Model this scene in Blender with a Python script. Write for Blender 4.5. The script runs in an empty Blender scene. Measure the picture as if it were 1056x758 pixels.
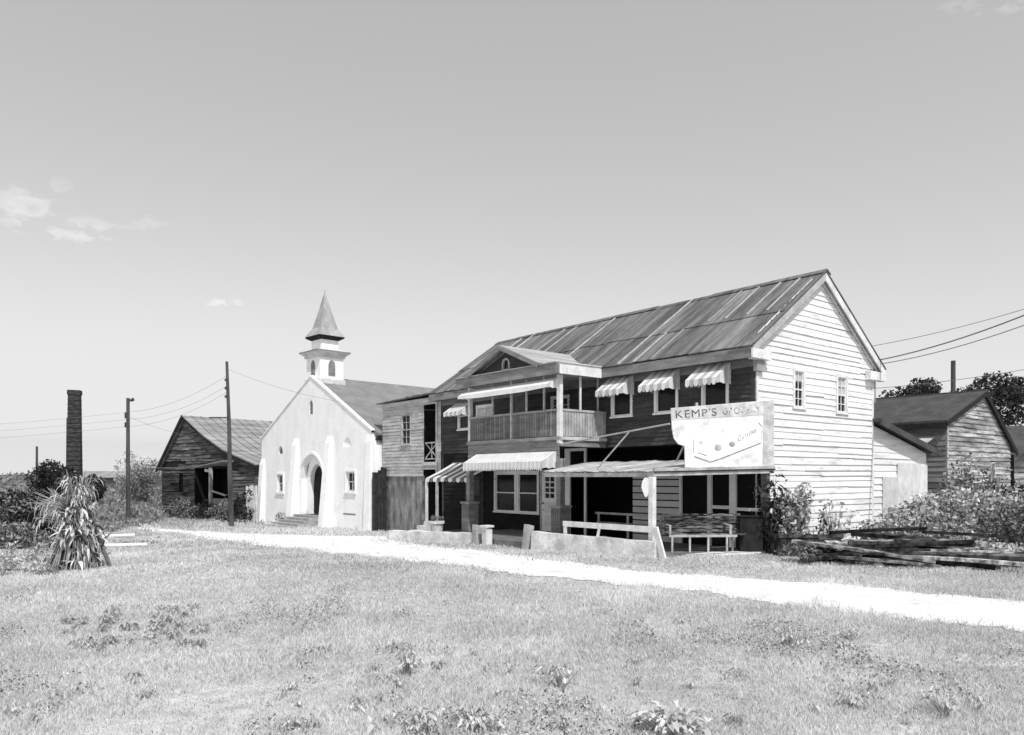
import bpy, math, random
import numpy as np
from mathutils import Vector, Matrix
random.seed(7); rng = np.random.default_rng(11)
S = bpy.context.scene; C = S.collection
R = math.radians

# ------------------------------------------------------------------ camera
F = 794.0; HY = 492.0; CX = 528.0; EYE = 1.9
cam = bpy.data.cameras.new('camera'); co = bpy.data.objects.new('camera', cam); C.objects.link(co)
cam.sensor_width = 36; cam.lens = F/1056*36; cam.shift_y = (HY-379)/1056
cam.clip_end = 3000; cam.clip_start = 0.1
co.location = (0, 0, EYE); co.rotation_euler = (R(90), 0, 0); S.camera = co
S.render.resolution_x = 1024; S.render.resolution_y = 735
S.view_settings.view_transform = 'Standard'; S.view_settings.look = 'None'

def at(px, py, Y):
    return Vector(((px-CX)/F*Y, Y, EYE+(HY-py)/F*Y))

def sst(t):
    t = np.clip(t, 0, 1); return t*t*(3-2*t)
def G(x, y):
    """ground height"""
    z = -.5*np.clip((y-18)/15.0, 0, 1)
    z = z + 1.5*sst((y-58)/60.0)
    return z + .03*np.sin(x*.9+.3*y)*np.cos(y*.7)*np.clip((14-y)/4, 0, 1)
def gz(x, y): return float(G(np.float64(x), np.float64(y)))

# ------------------------------------------------------------------ materials
MATS = {}
def mat(name, a, b=None, scale=4, stretch=(1, 1, 1), rough=.92, bump=0.0, spec=.2, fine=0.0, trans=0.0, detail=6, lo=.35, hi=.65):
    m = bpy.data.materials.new(name); m.use_nodes = True; nt = m.node_tree; N = nt.nodes; L = nt.links
    bs = N['Principled BSDF']; bs.inputs['Roughness'].default_value = rough
    bs.inputs['Specular IOR Level'].default_value = spec
    if b is None: b = a
    tc = N.new('ShaderNodeTexCoord'); mp = N.new('ShaderNodeMapping'); L.new(tc.outputs['Object'], mp.inputs[0])
    mp.inputs['Scale'].default_value = stretch
    no = N.new('ShaderNodeTexNoise'); no.inputs['Scale'].default_value = scale; no.inputs['Detail'].default_value = detail
    no.inputs['Roughness'].default_value = .62
    L.new(mp.outputs[0], no.inputs['Vector'])
    mr = N.new('ShaderNodeMapRange'); L.new(no.outputs[0], mr.inputs[0])
    mr.inputs[1].default_value = lo; mr.inputs[2].default_value = hi; mr.inputs[3].default_value = a; mr.inputs[4].default_value = b
    at_ = N.new('ShaderNodeAttribute'); at_.attribute_name = 'tone'
    mu = N.new('ShaderNodeMath'); mu.operation = 'MULTIPLY'; L.new(mr.outputs[0], mu.inputs[0]); L.new(at_.outputs['Fac'], mu.inputs[1])
    out = mu.outputs[0]
    if fine:
        n2 = N.new('ShaderNodeTexNoise'); n2.inputs['Scale'].default_value = scale*9; n2.inputs['Detail'].default_value = 4
        L.new(mp.outputs[0], n2.inputs['Vector'])
        m2 = N.new('ShaderNodeMapRange'); L.new(n2.outputs[0], m2.inputs[0]); m2.inputs[1].default_value = .3; m2.inputs[2].default_value = .7
        m2.inputs[3].default_value = 1-fine; m2.inputs[4].default_value = 1+fine
        m3 = N.new('ShaderNodeMath'); m3.operation = 'MULTIPLY'; L.new(out, m3.inputs[0]); L.new(m2.outputs[0], m3.inputs[1]); out = m3.outputs[0]
    cc = N.new('ShaderNodeCombineColor')
    for i in range(3): L.new(out, cc.inputs[i])
    L.new(cc.outputs[0], bs.inputs['Base Color'])
    if bump:
        bp = N.new('ShaderNodeBump'); bp.inputs['Strength'].default_value = bump; bp.inputs['Distance'].default_value = .02
        L.new(no.outputs[0], bp.inputs['Height']); L.new(bp.outputs[0], bs.inputs['Normal'])
    if trans:
        tr = N.new('ShaderNodeBsdfTranslucent'); L.new(cc.outputs[0], tr.inputs[0])
        mx = N.new('ShaderNodeMixShader'); mx.inputs[0].default_value = trans
        L.new(bs.outputs[0], mx.inputs[1]); L.new(tr.outputs[0], mx.inputs[2]); L.new(mx.outputs[0], N['Material Output'].inputs[0])
    MATS[name] = m; return m
white_siding = mat('peeling_white_siding', .40, .82, 1.6, (1, .7, 5), bump=.3, fine=.10, lo=.2, hi=.46)
white_wood = mat('white_painted_wood', .55, .8, 3, fine=.12)
grey_white = mat('dull_white_wood', .30, .52, 3, fine=.15)
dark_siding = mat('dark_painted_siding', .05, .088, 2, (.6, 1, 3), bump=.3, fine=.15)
mid_siding = mat('faded_grey_siding', .16, .28, 2, (.6, 1, 3), bump=.3, fine=.15)
wing_siding = mat('whitewashed_siding', .34, .58, 2, (.6, 1, 3), bump=.3, fine=.12)
weathered = mat('weathered_bare_boards', .02, .26, 1.8, (.5, .5, 5), bump=.5, fine=.3)
barn_boards = mat('barn_boards', .14, .62, 1.4, (.6, .5, 5), bump=.5, fine=.2)
black_wood = mat('tarred_wood', .012, .03, 5)
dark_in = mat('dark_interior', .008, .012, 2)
lower_siding = mat('shade_darkened_siding', .010, .022, 2, (.6, 1, 3), bump=.3, fine=.2)  # dark paint taken to near-black, with the porch shade put into the colour
bright_wood = mat('bright_white_trim', .78, .88, 3, fine=.06)
weed_mid = mat('grey_weed_leaves', .36, .54, 2, trans=.3)
door_grey = mat('mottled_plank', .10, .32, 2.2, (1.5, 1, .45), fine=.3)
tin = mat('rusted_tin_roof', .08, .21, 1.3, (3.2, .35, .35), rough=.7, fine=.28, bump=.2)
tin_light = mat('light_tin_roof', .26, .44, 1.1, (3.2, .5, .5), rough=.75, fine=.15)
tin_seam = mat('light_seam_metal', .30, .48, 3, rough=.7)
shed_tin = mat('shed_tin_roof', .18, .36, .9, (4, .4, .4), rough=.75, fine=.12)
canopy_tin = mat('canopy_tin', .34, .62, 2, (3, .6, 1), rough=.75, fine=.2)
asphalt_roof = mat('asphalt_roof', .05, .085, 2, rough=.9, fine=.2)
church_roof = mat('church_slate_roof', .18, .235, 1.5, rough=.85, fine=.15)
spire_m = mat('spire_metal', .26, .42, 3, (1, 1, .4), rough=.7, fine=.2)
stucco = mat('whitewashed_stucco', .74, .88, 1.5, (1, 1, .5), fine=.05, bump=.25, lo=.25, hi=.55)
stucco_grey = mat('stucco_weathered', .5, .72, 2, fine=.05)
concrete = mat('pale_concrete', .5, .82, 2.5, fine=.18, bump=.3)
stone = mat('step_stone', .28, .42, 5, fine=.15)
glass = mat('window_glass', .004, .016, 2.2, (1, 1, 1), rough=.15, spec=.22)
blind = mat('pale_window_blind', .35, .6, 5)
canvas = mat('awning_canvas', .72, .86, 4, trans=.15)
porch_floor_m = mat('porch_floor', .10, .2, 3, fine=.2)
sign_m = mat('sign_paint', .56, .78, 2.2, (1, 1, 1.4), fine=.10, lo=.33, hi=.5)
sign_band = mat('sign_band_paint', .40, .68, 3.5, fine=.15)
sign_letter = mat('faded_letter_paint', .05, .30, 5.5, detail=8, lo=.45, hi=.62)
sign_mid = mat('faded_picture_paint', .26, .5, 5, lo=.4, hi=.6)
sign_dark = mat('dark_outline_paint', .10, .3, 6)
soil = mat('ground_soil', .38, .54, .55, fine=.25, bump=.4)
road_m = mat('bleached_sand_road', .46, .76, 1.6, (1, 1, 1), fine=.2, bump=.5, lo=.25, hi=.52)
grass_m = mat('dry_grass', .58, .74, .45, trans=.4, lo=.36, hi=.62)
weed_m = mat('weed_leaves', .5, .72, 2, trans=.3)
leaf_dark = mat('dark_foliage', .022, .065, 1.5, trans=.2)
leaf_mid = mat('mid_foliage', .20, .36, 1.2, trans=.25)
leaf_light = mat('pale_foliage', .50, .75, 1.2, trans=.3)
bark = mat('bark', .07, .13, 6, fine=.2)
bench_m = mat('peeling_bench_paint', .012, .26, 3.5, (1.5, 1, 9), fine=.3, detail=8, lo=.42, hi=.62)
corn_m = mat('dry_corn_leaf', .45, .85, 5, trans=.2)
corn_stalk = mat('dry_corn_stalk', .18, .4, 6)
brick_m = mat('sooty_brick', .02, .075, 3, (1, 1, 3), fine=.3)
pole_m = mat('utility_pole_wood', .04, .10, 4, (1, 1, .2), fine=.2)
lumber_m = mat('old_lumber', .012, .10, 2.4, (2, 2, 2), fine=.4, lo=.42, hi=.7)
wire_m = mat('wire_metal', .16, .2)
metal = mat('dark_metal', .05, .08, rough=.5)

# ------------------------------------------------------------------ mesh builder
class MB:
    def __init__(s): s.v = []; s.f = []; s.t = []
    def face(s, pts, tone=1.0):
        n = len(s.v); s.v += [tuple(p) for p in pts]; s.f.append(tuple(range(n, n+len(pts)))); s.t.append(tone)
    def hexa(s, p, tone=1.0):
        n = len(s.v); s.v += [tuple(q) for q in p]
        for q in ((3, 2, 1, 0), (4, 5, 6, 7), (0, 1, 5, 4), (1, 2, 6, 5), (2, 3, 7, 6), (3, 0, 4, 7)):
            s.f.append(tuple(n+k for k in q)); s.t.append(tone)
        return s
    def box(s, x0, x1, y0, y1, z0, z1, tone=1.0):
        return s.hexa([(x0, y0, z0), (x1, y0, z0), (x1, y1, z0), (x0, y1, z0), (x0, y0, z1), (x1, y0, z1), (x1, y1, z1), (x0, y1, z1)], tone)
    def beam(s, p, q, w, h, tone=1.0, up=(0, 0, 1), roll=0):
        p = Vector(p); q = Vector(q); d = (q-p).normalized(); up = Vector(up)
        if abs(d.dot(up)) > .98: up = Vector((0, 1, 0))
        a = d.cross(up).normalized(); b = a.cross(d).normalized()
        if roll:
            a, b = a*math.cos(roll)+b*math.sin(roll), b*math.cos(roll)-a*math.sin(roll)
        a = a*w/2; b = b*h/2
        return s.hexa([p-a-b, p+a-b, q+a-b, q-a-b, p-a+b, p+a+b, q+a+b, q-a+b], tone)
    def tube(s, p, q, r0, r1=None, n=8, tone=1.0, cap=True):
        r1 = r0 if r1 is None else r1
        p = Vector(p); q = Vector(q); d = (q-p).normalized(); up = Vector((0, 0, 1))
        if abs(d.dot(up)) > .98: up = Vector((0, 1, 0))
        a = d.cross(up).normalized(); b = a.cross(d).normalized(); k = len(s.v)
        for c, r in ((p, r0), (q, r1)):
            for i in range(n):
                t = 2*math.pi*i/n; s.v.append(tuple(c+a*r*math.cos(t)+b*r*math.sin(t)))
        for i in range(n):
            j = (i+1) % n; s.f.append((k+i, k+j, k+n+j, k+n+i)); s.t.append(tone)
        if cap:
            s.f.append(tuple(range(k+n, k+2*n))); s.t.append(tone); s.f.append(tuple(range(k+n-1, k-1, -1))); s.t.append(tone)
        return s
    def path(s, pts, r, n=6, tone=1.0):
        for a, b in zip(pts[:-1], pts[1:]): s.tube(a, b, r, r, n, tone, False)
        return s
    def prism(s, poly, y0, y1, tone=1.0, ax='y'):
        """poly list of (a,z); extruded along y (ax y) or x (ax x)"""
        f = (lambda a, z, e: (a, e, z)) if ax == 'y' else (lambda a, z, e: (e, a, z))
        s.face([f(a, z, y0) for a, z in poly], tone); s.face([f(a, z, y1) for a, z in reversed(poly)], tone)
        for i in range(len(poly)):
            (a, z), (b, w) = poly[i], poly[(i+1) % len(poly)]
            s.face([f(a, z, y0), f(a, z, y1), f(b, w, y1), f(b, w, y0)], tone)
        return s
    def fbox(s, Fr, a0, a1, n0, n1, z0, z1, tone=1.0):
        P = Fr; return s.hexa([P(a0, n0, z0), P(a1, n0, z0), P(a1, n1, z0), P(a0, n1, z0), P(a0, n0, z1), P(a1, n0, z1), P(a1, n1, z1), P(a0, n1, z1)], tone)
    def build(s, name, m, parent=None, smooth=False):
        me = bpy.data.meshes.new(name); me.from_pydata(s.v, [], s.f); me.materials.append(m)
        at_ = me.attributes.new('tone', 'FLOAT', 'FACE'); at_.data.foreach_set('value', s.t)
        if smooth: me.polygons.foreach_set('use_smooth', [True]*len(me.polygons))
        o = bpy.data.objects.new(name, me); C.objects.link(o)
        if parent: o.parent = parent
        return o
def npmesh(name, verts, k, tones, m, parent=None):
    """verts (n*k,3) faces of k consecutive verts"""
    n = len(verts)//k; me = bpy.data.meshes.new(name)
    me.vertices.add(n*k); me.vertices.foreach_set('co', np.asarray(verts, np.float32).ravel())
    me.loops.add(n*k); me.loops.foreach_set('vertex_index', np.arange(n*k, dtype=np.int32))
    me.polygons.add(n); me.polygons.foreach_set('loop_start', np.arange(0, n*k, k, dtype=np.int32))
    me.update(calc_edges=True); me.materials.append(m)
    at_ = me.attributes.new('tone', 'FLOAT', 'FACE'); at_.data.foreach_set('value', np.asarray(tones, np.float32))
    o = bpy.data.objects.new(name, me); C.objects.link(o)
    if parent: o.parent = parent
    return o
def tag(o, label, cat=None, group=None, kind=None):
    if label: o['label'] = label
    if cat: o['category'] = cat
    if group: o['group'] = group
    if kind: o['kind'] = kind
    return o
def thing(name, label, cat, loc=(0, 0, 0), rz=0, group=None):
    o = bpy.data.objects.new(name, None); C.objects.link(o); o.location = loc; o.rotation_euler = (0, 0, rz)
    o.empty_display_size = .3
    return tag(o, label, cat, group)

# wall frames: P(a, n, z)  a along wall, n outwards
def front(y0): return lambda a, n, z: (a, y0-n, z)       # faces -y
def side(x0): return lambda a, n, z: (x0+n, a, z)        # faces +x

def siding(mb, back, Fr, lo, hi, z0, z1, e, holes=(), jit=.004, thick=.028, tv=.12, lens=(2.4, 4.6), gap=0.0, e_jit=0.0):
    z = z0
    while z < z1-1e-4:
        ee = e*(1+random.uniform(-e_jit, e_jit)); zt = min(z+ee, z1); zm = (z+zt)/2
        iv = [(lo(zm), hi(zm))]
        for h in holes:
            if h[2] < zm < h[3]:
                nv = []
                for a, b in iv:
                    if h[1] <= a or h[0] >= b: nv.append((a, b)); continue
                    if h[0] > a: nv.append((a, h[0]))
                    if h[1] < b: nv.append((h[1], b))
                iv = nv
        for a, b in iv:
            if b-a < .02: continue
            el = abs(a-lo(zm)) < 1e-6; er = abs(b-hi(zm)) < 1e-6
            if back is not None:
                back.face([Fr(lo(z) if el else a, 0, z), Fr(hi(z) if er else b, 0, z), Fr(hi(zt) if er else b, 0, zt), Fr(lo(zt) if el else a, 0, zt)])
            x = a; first = True
            zs = random.uniform(-jit, jit)
            while x < b-1e-4:
                x2 = x+random.uniform(*lens) if not first else x+random.uniform(.6, lens[1])
                if b-x2 < .5: x2 = b
                j1 = zs; j2 = zs+random.uniform(-jit, jit)*1.5; zs = random.uniform(-jit, jit)
                if gap and random.random() < gap: x = x2; first = False; continue
                t = thick*(1+random.uniform(-.25, .45)); tone = 1-random.random()*tv
                aL0 = lo(z) if (el and first) else x; aL1 = lo(zt) if (el and first) else x
                aR0 = hi(z) if (er and x2 == b) else x2-.003; aR1 = hi(zt) if (er and x2 == b) else x2-.003
                mb.hexa([Fr(aL0, .002, z+j1-.012), Fr(aR0, .002, z+j2-.012), Fr(aR0, t, z+j2-.012), Fr(aL0, t, z+j1-.012),
                         Fr(aL1, .002, zt), Fr(aR1, .002, zt), Fr(aR1, .006, zt), Fr(aL1, .006, zt)], tone)
                x = x2; first = False
        z = zt

def window(parent, Fr, a0, a1, z0, z1, m=None, cas=.075, cols=2, rows=2, double=True, shade=0, label=None, name='window'):
    m = m or white_wood; mb = MB(); d0, d1 = -.02, .05
    mb.fbox(Fr, a0, a0+cas, d0, d1, z0, z1); mb.fbox(Fr, a1-cas, a1, d0, d1, z0, z1)
    mb.fbox(Fr, a0+cas, a1-cas, d0, d1-.004, z1-cas, z1)
    mb.fbox(Fr, a0-.03, a1+.03, d0, d1+.03, z0-.05, z0)
    i0, i1, j0, j1 = a0+cas, a1-cas, z0, z1-cas; zm = (j0+j1)/2; s = .035
    mb.fbox(Fr, i0, i0+s, -.018, .02, j0, j1); mb.fbox(Fr, i1-s, i1, -.018, .02, j0, j1)
    mb.fbox(Fr, i0+s, i1-s, -.018, .02, j0, j0+.05); mb.fbox(Fr, i0+s, i1-s, -.018, .02, j1-s, j1)
    if double: mb.fbox(Fr, i0+s, i1-s, -.016, .024, zm-.02, zm+.02)
    for k in range(1, cols):
        a = i0+(i1-i0)*k/cols; mb.fbox(Fr, a-.01, a+.01, -.014, .014, j0+.05, j1-s)
    for k in range(1, rows):
        for (q0, q1) in ((j0, zm), (zm, j1)) if double else ((j0, j1),):
            z = q0+(q1-q0)*k/rows; mb.fbox(Fr, i0+s, i1-s, -.012, .012, z-.01, z+.01)
    w = mb.build(name, m, parent)
    if label: w['label'] = label
    p = MB(); p.fbox(Fr, i0, i1, -.03, -.02, j0, j1); p.build('pane', glass, w)
    if shade:
        b = MB(); b.fbox(Fr, i0+s, i1-s, -.0195, -.0175, j1-(j1-j0)*shade, j1-s); b.build('blind', blind, w)
    return w

def awning(parent, a0, a1, y, zt, proj, drop, val, stripes=9, amp=.35, sides=True, label=None, name='awning', slope_out=0, white=1.0, grey=.45, m=None):
    """fabric awning on a wall facing -y"""
    mb = MB(); n = stripes
    for i in range(n):
        t = white if i % 2 == 0 else grey
        x0 = a0+(a1-a0)*i/n; x1 = a0+(a1-a0)*(i+1)/n
        sag = .02
        mids = [(0, zt), (.5, zt-drop*.5-sag), (1, zt-drop)]
        for (f0, zz0), (f1, zz1) in zip(mids[:-1], mids[1:]):
            mb.hexa([(x0, y-proj*f0, zz0-.012), (x1, y-proj*f0, zz0-.012), (x1, y-proj*f1, zz1-.012), (x0, y-proj*f1, zz1-.012),
                     (x0, y-proj*f0, zz0), (x1, y-proj*f0, zz0), (x1, y-proj*f1, zz1), (x0, y-proj*f1, zz1)], t)
        ya = y-proj-.002; zb = zt-drop; xm = (x0+x1)/2; q = (x1-x0)
        jt = random.uniform(-.01, .01)
        mb.face([(x0, ya, zb), (x0, ya-.01, zb-val*.7), (x0+q*.25, ya-.015, zb-val+jt), (x0+q*.75, ya-.015, zb-val+jt), (x1, ya-.01, zb-val*.7), (x1, ya, zb)], t)
    if sides:
        for x in (a0, a1):
            k = 4
            for i in range(k):
                f0 = i/k; f1 = (i+1)/k; zb = zt-drop-val*.8
                mb.face([(x, y-proj*f0, zb+.03*(i % 2)), (x, y-proj*f1, zb+.03*((i+1) % 2)), (x, y-proj*f1, zt-drop*f1-.002), (x, y-proj*f0, zt-drop*f0-.002)], white if i % 2 == 0 else max(grey, .7))
    o = mb.build(name, m or canvas, parent)
    if label: o['label'] = label
    fr = MB()
    for x in (a0+.02, a1-.02):
        fr.tube((x, y, zt-drop-.03), (x, y-proj+.01, zt-drop-.03), .012)
    fr.tube((a0+.02, y-proj+.012, zt-drop-.03), (a1-.02, y-proj+.012, zt-drop-.03), .012)
    fr.build('awning_frame', metal, o)
    return o

# ------------------------------------------------------------------ foliage
def leaves(cent, size, tones, aspect=.5, droop=0.0, up=0.0):
    n = len(cent); c = np.asarray(cent); size = np.broadcast_to(size, n)[:, None]
    d = rng.normal(size=(n, 3)); d[:, 2] += up; d[:, 2] -= droop; d /= np.linalg.norm(d, axis=1)[:, None]
    e = rng.normal(size=(n, 3)); e -= (e*d).sum(1)[:, None]*d; e /= np.linalg.norm(e, axis=1)[:, None]
    nn = np.cross(d, e)
    a = c-d*size/2; b = c+e*size*aspect/2+nn*size*.08; t = c+d*size/2; f = c-e*size*aspect/2+nn*size*.08
    return np.stack([a, b, t, f], 1).reshape(-1, 3)
def blob_points(n, center, rad, lumps=9, lr=.42, seed=0, flat=.0):
    g = np.random.default_rng(seed)
    L = g.normal(size=(lumps, 3)); L /= np.linalg.norm(L, axis=1)[:, None]; L *= g.uniform(.35, .8, (lumps, 1))
    if flat: L[:, 2] = np.abs(L[:, 2])*1.0-flat
    w = g.uniform(.6, 1.3, lumps)
    k = g.integers(0, lumps, n)
    p = g.normal(size=(n, 3)); p /= np.linalg.norm(p, axis=1)[:, None]; r = g.uniform(.25, 1, n)**.45
    p = L[k]+p*(r*lr*w[k])[:, None]
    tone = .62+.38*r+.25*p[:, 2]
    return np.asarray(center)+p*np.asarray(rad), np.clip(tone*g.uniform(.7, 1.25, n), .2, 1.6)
def shrub(name, label, cat, x, y, rx, ry, h, n, ls, m, seed=0, group=None, lumps=10, stemmed=True, lift=.5, aspect=.55):
    z = gz(x, y)-.03; t = thing(name, label, cat, (x, y, z), group=group)
    p, tn = blob_points(n, (0, 0, h*lift), (rx, ry, h*.55), lumps, .45, seed)
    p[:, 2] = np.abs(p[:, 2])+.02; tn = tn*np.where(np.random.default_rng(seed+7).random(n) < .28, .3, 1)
    g = np.random.default_rng(seed+5)
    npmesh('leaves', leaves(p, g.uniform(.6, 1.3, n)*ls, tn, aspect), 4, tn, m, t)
    if stemmed:
        mb = MB(); r = random.Random(seed)
        for i in range(7):
            a = r.uniform(0, 6.28); mb.tube((r.uniform(-.1, .1)*rx, r.uniform(-.1, .1)*ry, 0), (math.cos(a)*rx*.6, math.sin(a)*ry*.6, h*r.uniform(.5, .9)), .018, .006, 5)
        mb.build('stems', bark, t)
    return t
def tree(name, label, x, y, zc, rx, rz, n, ls, m, seed=0, group=None, trunk_r=.16, lumps=12):
    z = gz(x, y); t = thing(name, label, 'tree', (x, y, z), group=group)
    h = zc-z; g = np.random.default_rng(seed+99)
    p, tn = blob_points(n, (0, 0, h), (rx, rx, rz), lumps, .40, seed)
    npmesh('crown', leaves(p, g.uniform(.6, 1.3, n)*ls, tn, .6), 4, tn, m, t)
    mb = MB(); r = random.Random(seed); pts = [Vector((0, 0, -.1)), Vector((r.uniform(-.2, .2), 0, h*.4)), Vector((r.uniform(-.3, .3), .1, h*.75))]
    mb.tube(pts[0], pts[1], trunk_r, trunk_r*.75); mb.tube(pts[1], pts[2], trunk_r*.75, trunk_r*.45)
    for i in range(9):
        a = r.uniform(0, 6.28); b = pts[1].lerp(pts[2], r.uniform(.1, 1))
        e = Vector((math.cos(a)*rx*.65, math.sin(a)*rx*.65, h+rz*r.uniform(-.3, .6))); mdl = b.lerp(e, .5)+Vector((0, 0, .1*h*r.uniform(-.3, .6)))
        mb.tube(b, mdl, trunk_r*.35, trunk_r*.2, 6); mb.tube(mdl, e, trunk_r*.2, trunk_r*.06, 5)
    mb.build('trunk', bark, t)
    return t

# ------------------------------------------------------------------ ground
def axis_vals(segs):
    o = []
    for a, b, st in segs: o += list(np.arange(a, b, st))
    return np.array(o+[segs[-1][1]])
xs = axis_vals([(-900, -100, 100), (-100, -30, 5), (-30, 24, .75), (24, 100, 4), (100, 900, 100)])
ys = axis_vals([(-40, 2, 3), (2, 50, .75), (50, 130, 4), (130, 900, 77)])
XX, YY = np.meshgrid(xs, ys); ZZ = G(XX, YY)
me = bpy.data.meshes.new('ground'); nx = len(xs); vs = np.stack([XX, YY, ZZ], -1).reshape(-1, 3)
fs = [(j*nx+i, j*nx+i+1, (j+1)*nx+i+1, (j+1)*nx+i) for j in range(len(ys)-1) for i in range(nx-1)]
me.from_pydata(vs.tolist(), [], fs); me.materials.append(soil)
me.attributes.new('tone', 'FLOAT', 'FACE').data.foreach_set('value', [1.0]*len(fs))
go = bpy.data.objects.new('ground', me); C.objects.link(go); go['kind'] = 'structure'

# ------------------------------------------------------------------ store frame
U = Vector((-.632, .775, 0)); V = Vector((.775, .632, 0)); C0 = Vector((6.26, 19.8, 0))
ANG = math.atan2(-.775, .632)
def sw(u, v, z=0): return C0+U*u+V*v+Vector((0, 0, z))
def to_uv(x, y):
    dx = x-6.26; dy = y-19.8; return dx*-.632+dy*.775, dx*.775+dy*.632
def ungr(px, py):
    Y = 20.0
    for i in range(30): X = (px-CX)/F*Y; Y = (EYE-gz(X, Y))*F/(py-HY)
    return (px-CX)/F*Y, Y

# road: two irregular edges
top_px = [(1300, 665), (1150, 640), (1056, 622), (960, 612), (860, 603), (770, 597), (690, 592), (620, 585), (560, 577), (510, 569), (460, 565), (420, 561), (396, 553), (384, 553), (330, 553), (272, 551), (215, 548.5), (168, 545.5), (140, 544)]
bot_px = [(1300, 700), (1180, 672), (1056, 652), (990, 645), (900, 636), (800, 622), (720, 611), (640, 603), (570, 596), (500, 588), (450, 582), (400, 577), (350, 572), (300, 567), (262, 562), (228, 558), (200, 555), (172, 550), (140, 546)]
te = [ungr(*p) for p in top_px]; be = [ungr(*p) for p in bot_px]
def resample(pts, n):
    t = np.linspace(0, len(pts)-1, n); i = np.clip(t.astype(int), 0, len(pts)-2); f = t-i
    P = np.array(pts); return P[i]*(1-f)[:, None]+P[i+1]*f[:, None]
nr = 260; A = resample(te, nr); B = resample(be, nr)
def wob(P, seed):
    g = np.random.default_rng(seed); T = np.gradient(P, axis=0); T /= np.linalg.norm(T, axis=1)[:, None]+1e-9; t = np.linspace(0, 60, len(P)); w = sum(np.sin(t*f+g.uniform(0, 6))*a for f, a in ((1.1, .10), (2.7, .07), (6.3, .05), (11, .03)))
    return P+np.stack([-T[:, 1], T[:, 0]], 1)*w[:, None]
A = wob(A, 1); B = wob(B, 2)
mb = MB(); K = 10
grid = []
for k in range(K+1):
    Pk = A*(1-k/K)+B*(k/K); grid.append([(p[0], p[1], gz(p[0], p[1])+.014) for p in Pk])
for k in range(K):
    for i in range(nr-1):
        rut = 1.04-.05*math.exp(-((k-2.5)/1.2)**2)-.05*math.exp(-((k-6.5)/1.2)**2)
        mb.face([grid[k][i], grid[k][i+1], grid[k+1][i+1], grid[k+1][i]], rut)
o = mb.build('road', road_m); o['kind'] = 'structure'
poly_road = np.concatenate([A, B[::-1]])
def inpoly(x, y, P):
    r = np.zeros(len(x), bool); j = len(P)-1
    for i in range(len(P)):
        xi, yi = P[i]; xj, yj = P[j]
        if yi != yj:
            c = ((yi > y) != (yj > y)) & (x < (xj-xi)*(y-yi)/(yj-yi)+xi); r ^= c
        j = i
    return r

# ------------------------------------------------------------------ STORE
L1 = 14.3; W = 6.3; EZ = 5.05
st = thing('store_building', 'large two storey wooden store with tin roof, white gable end, dark front and upper balcony', 'building', C0, ANG)
rz_ = lambda y: 5.24+.685*(y+.4) if y < 3.15 else 5.24+.685*(6.7-y)
def zinv_lo(z): return max(0.0, (z-.06-5.24)/.685-.4)
def zinv_hi(z): return min(W, 6.7-(z-.06-5.24)/.685)
# gable wall
gw = [(1.72, 2.34, 3.80, 4.88), (4.02, 4.68, 3.78, 4.90)]
mb = MB(); bk = MB()
siding(mb, bk, side(0), zinv_lo, zinv_hi, -.1, 7.45, .173, gw, jit=.016, thick=.032, tv=.16, lens=(1.8, 5.5), e_jit=.14)
g_ = mb.build('gable_wall', white_siding, st); bk.build('wall_backing', mid_siding, g_)
for h in gw: window(st, side(0), *h, m=white_wood, cas=.09, cols=2, rows=2, shade=.5 if h[0] > 3 else .3)
for ya, yb in ((0, .09), (W-.11, W)): mb = MB(); mb.box(.0, .035, ya, yb, -.05, EZ); mb.build('corner_board', white_wood, st)
# upper front wall
fw = [(-1.66, -.78, 3.75, 4.85), (-3.33, -2.46, 3.75, 4.85), (-5.04, -4.17, 3.75, 4.85), (-13.2, -12.35, 3.75, 4.85), (-12.0, -10.9, 3.55, 4.6), (-9.9, -9.0, 3.12, 4.9), (-7.8, -6.9, 3.55, 4.6)]
mb = MB(); bk = MB()
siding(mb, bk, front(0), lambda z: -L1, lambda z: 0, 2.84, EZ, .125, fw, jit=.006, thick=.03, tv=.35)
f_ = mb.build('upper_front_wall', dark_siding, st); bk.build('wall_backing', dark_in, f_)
for i, h in enumerate(fw[:4]): window(st, front(0), *h, m=bright_wood, cols=1, rows=1, double=(i == 3))
window(st, front(0), *fw[4], shade=.75, label='window behind the balcony with pale blinds drawn'); window(st, front(0), *fw[6])
mb = MB(); h = fw[5]; mb.fbox(front(0), h[0], h[0]+.08, -.02, .05, h[2], h[3]); mb.fbox(front(0), h[1]-.08, h[1], -.02, .05, h[2], h[3]); mb.fbox(front(0), h[0]+.08, h[1]-.08, -.02, .045, h[3]-.08, h[3])
mb.fbox(front(0), h[0]+.08, h[1]-.08, -.03, -.005, h[2], h[3]-.08, .3)
mb.build('balcony_door', grey_white, st)
# corner board of dark front, dark pipe
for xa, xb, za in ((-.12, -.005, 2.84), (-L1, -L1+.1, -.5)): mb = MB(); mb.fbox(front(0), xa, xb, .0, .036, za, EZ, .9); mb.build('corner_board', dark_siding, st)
# rear and left walls
mb = MB(); mb.box(-L1, -.01, W-.05, W-.01, -.6, EZ+.1); mb.build('rear_wall', mid_siding, st)
mb = MB(); mb.prism([(0.02, -.6), (W-.06, -.6), (W-.06, EZ), (3.15, 7.4), (.02, EZ)], -L1+.01, -L1+.06, ax='x'); mb.build('end_wall', mid_siding, st)
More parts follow.
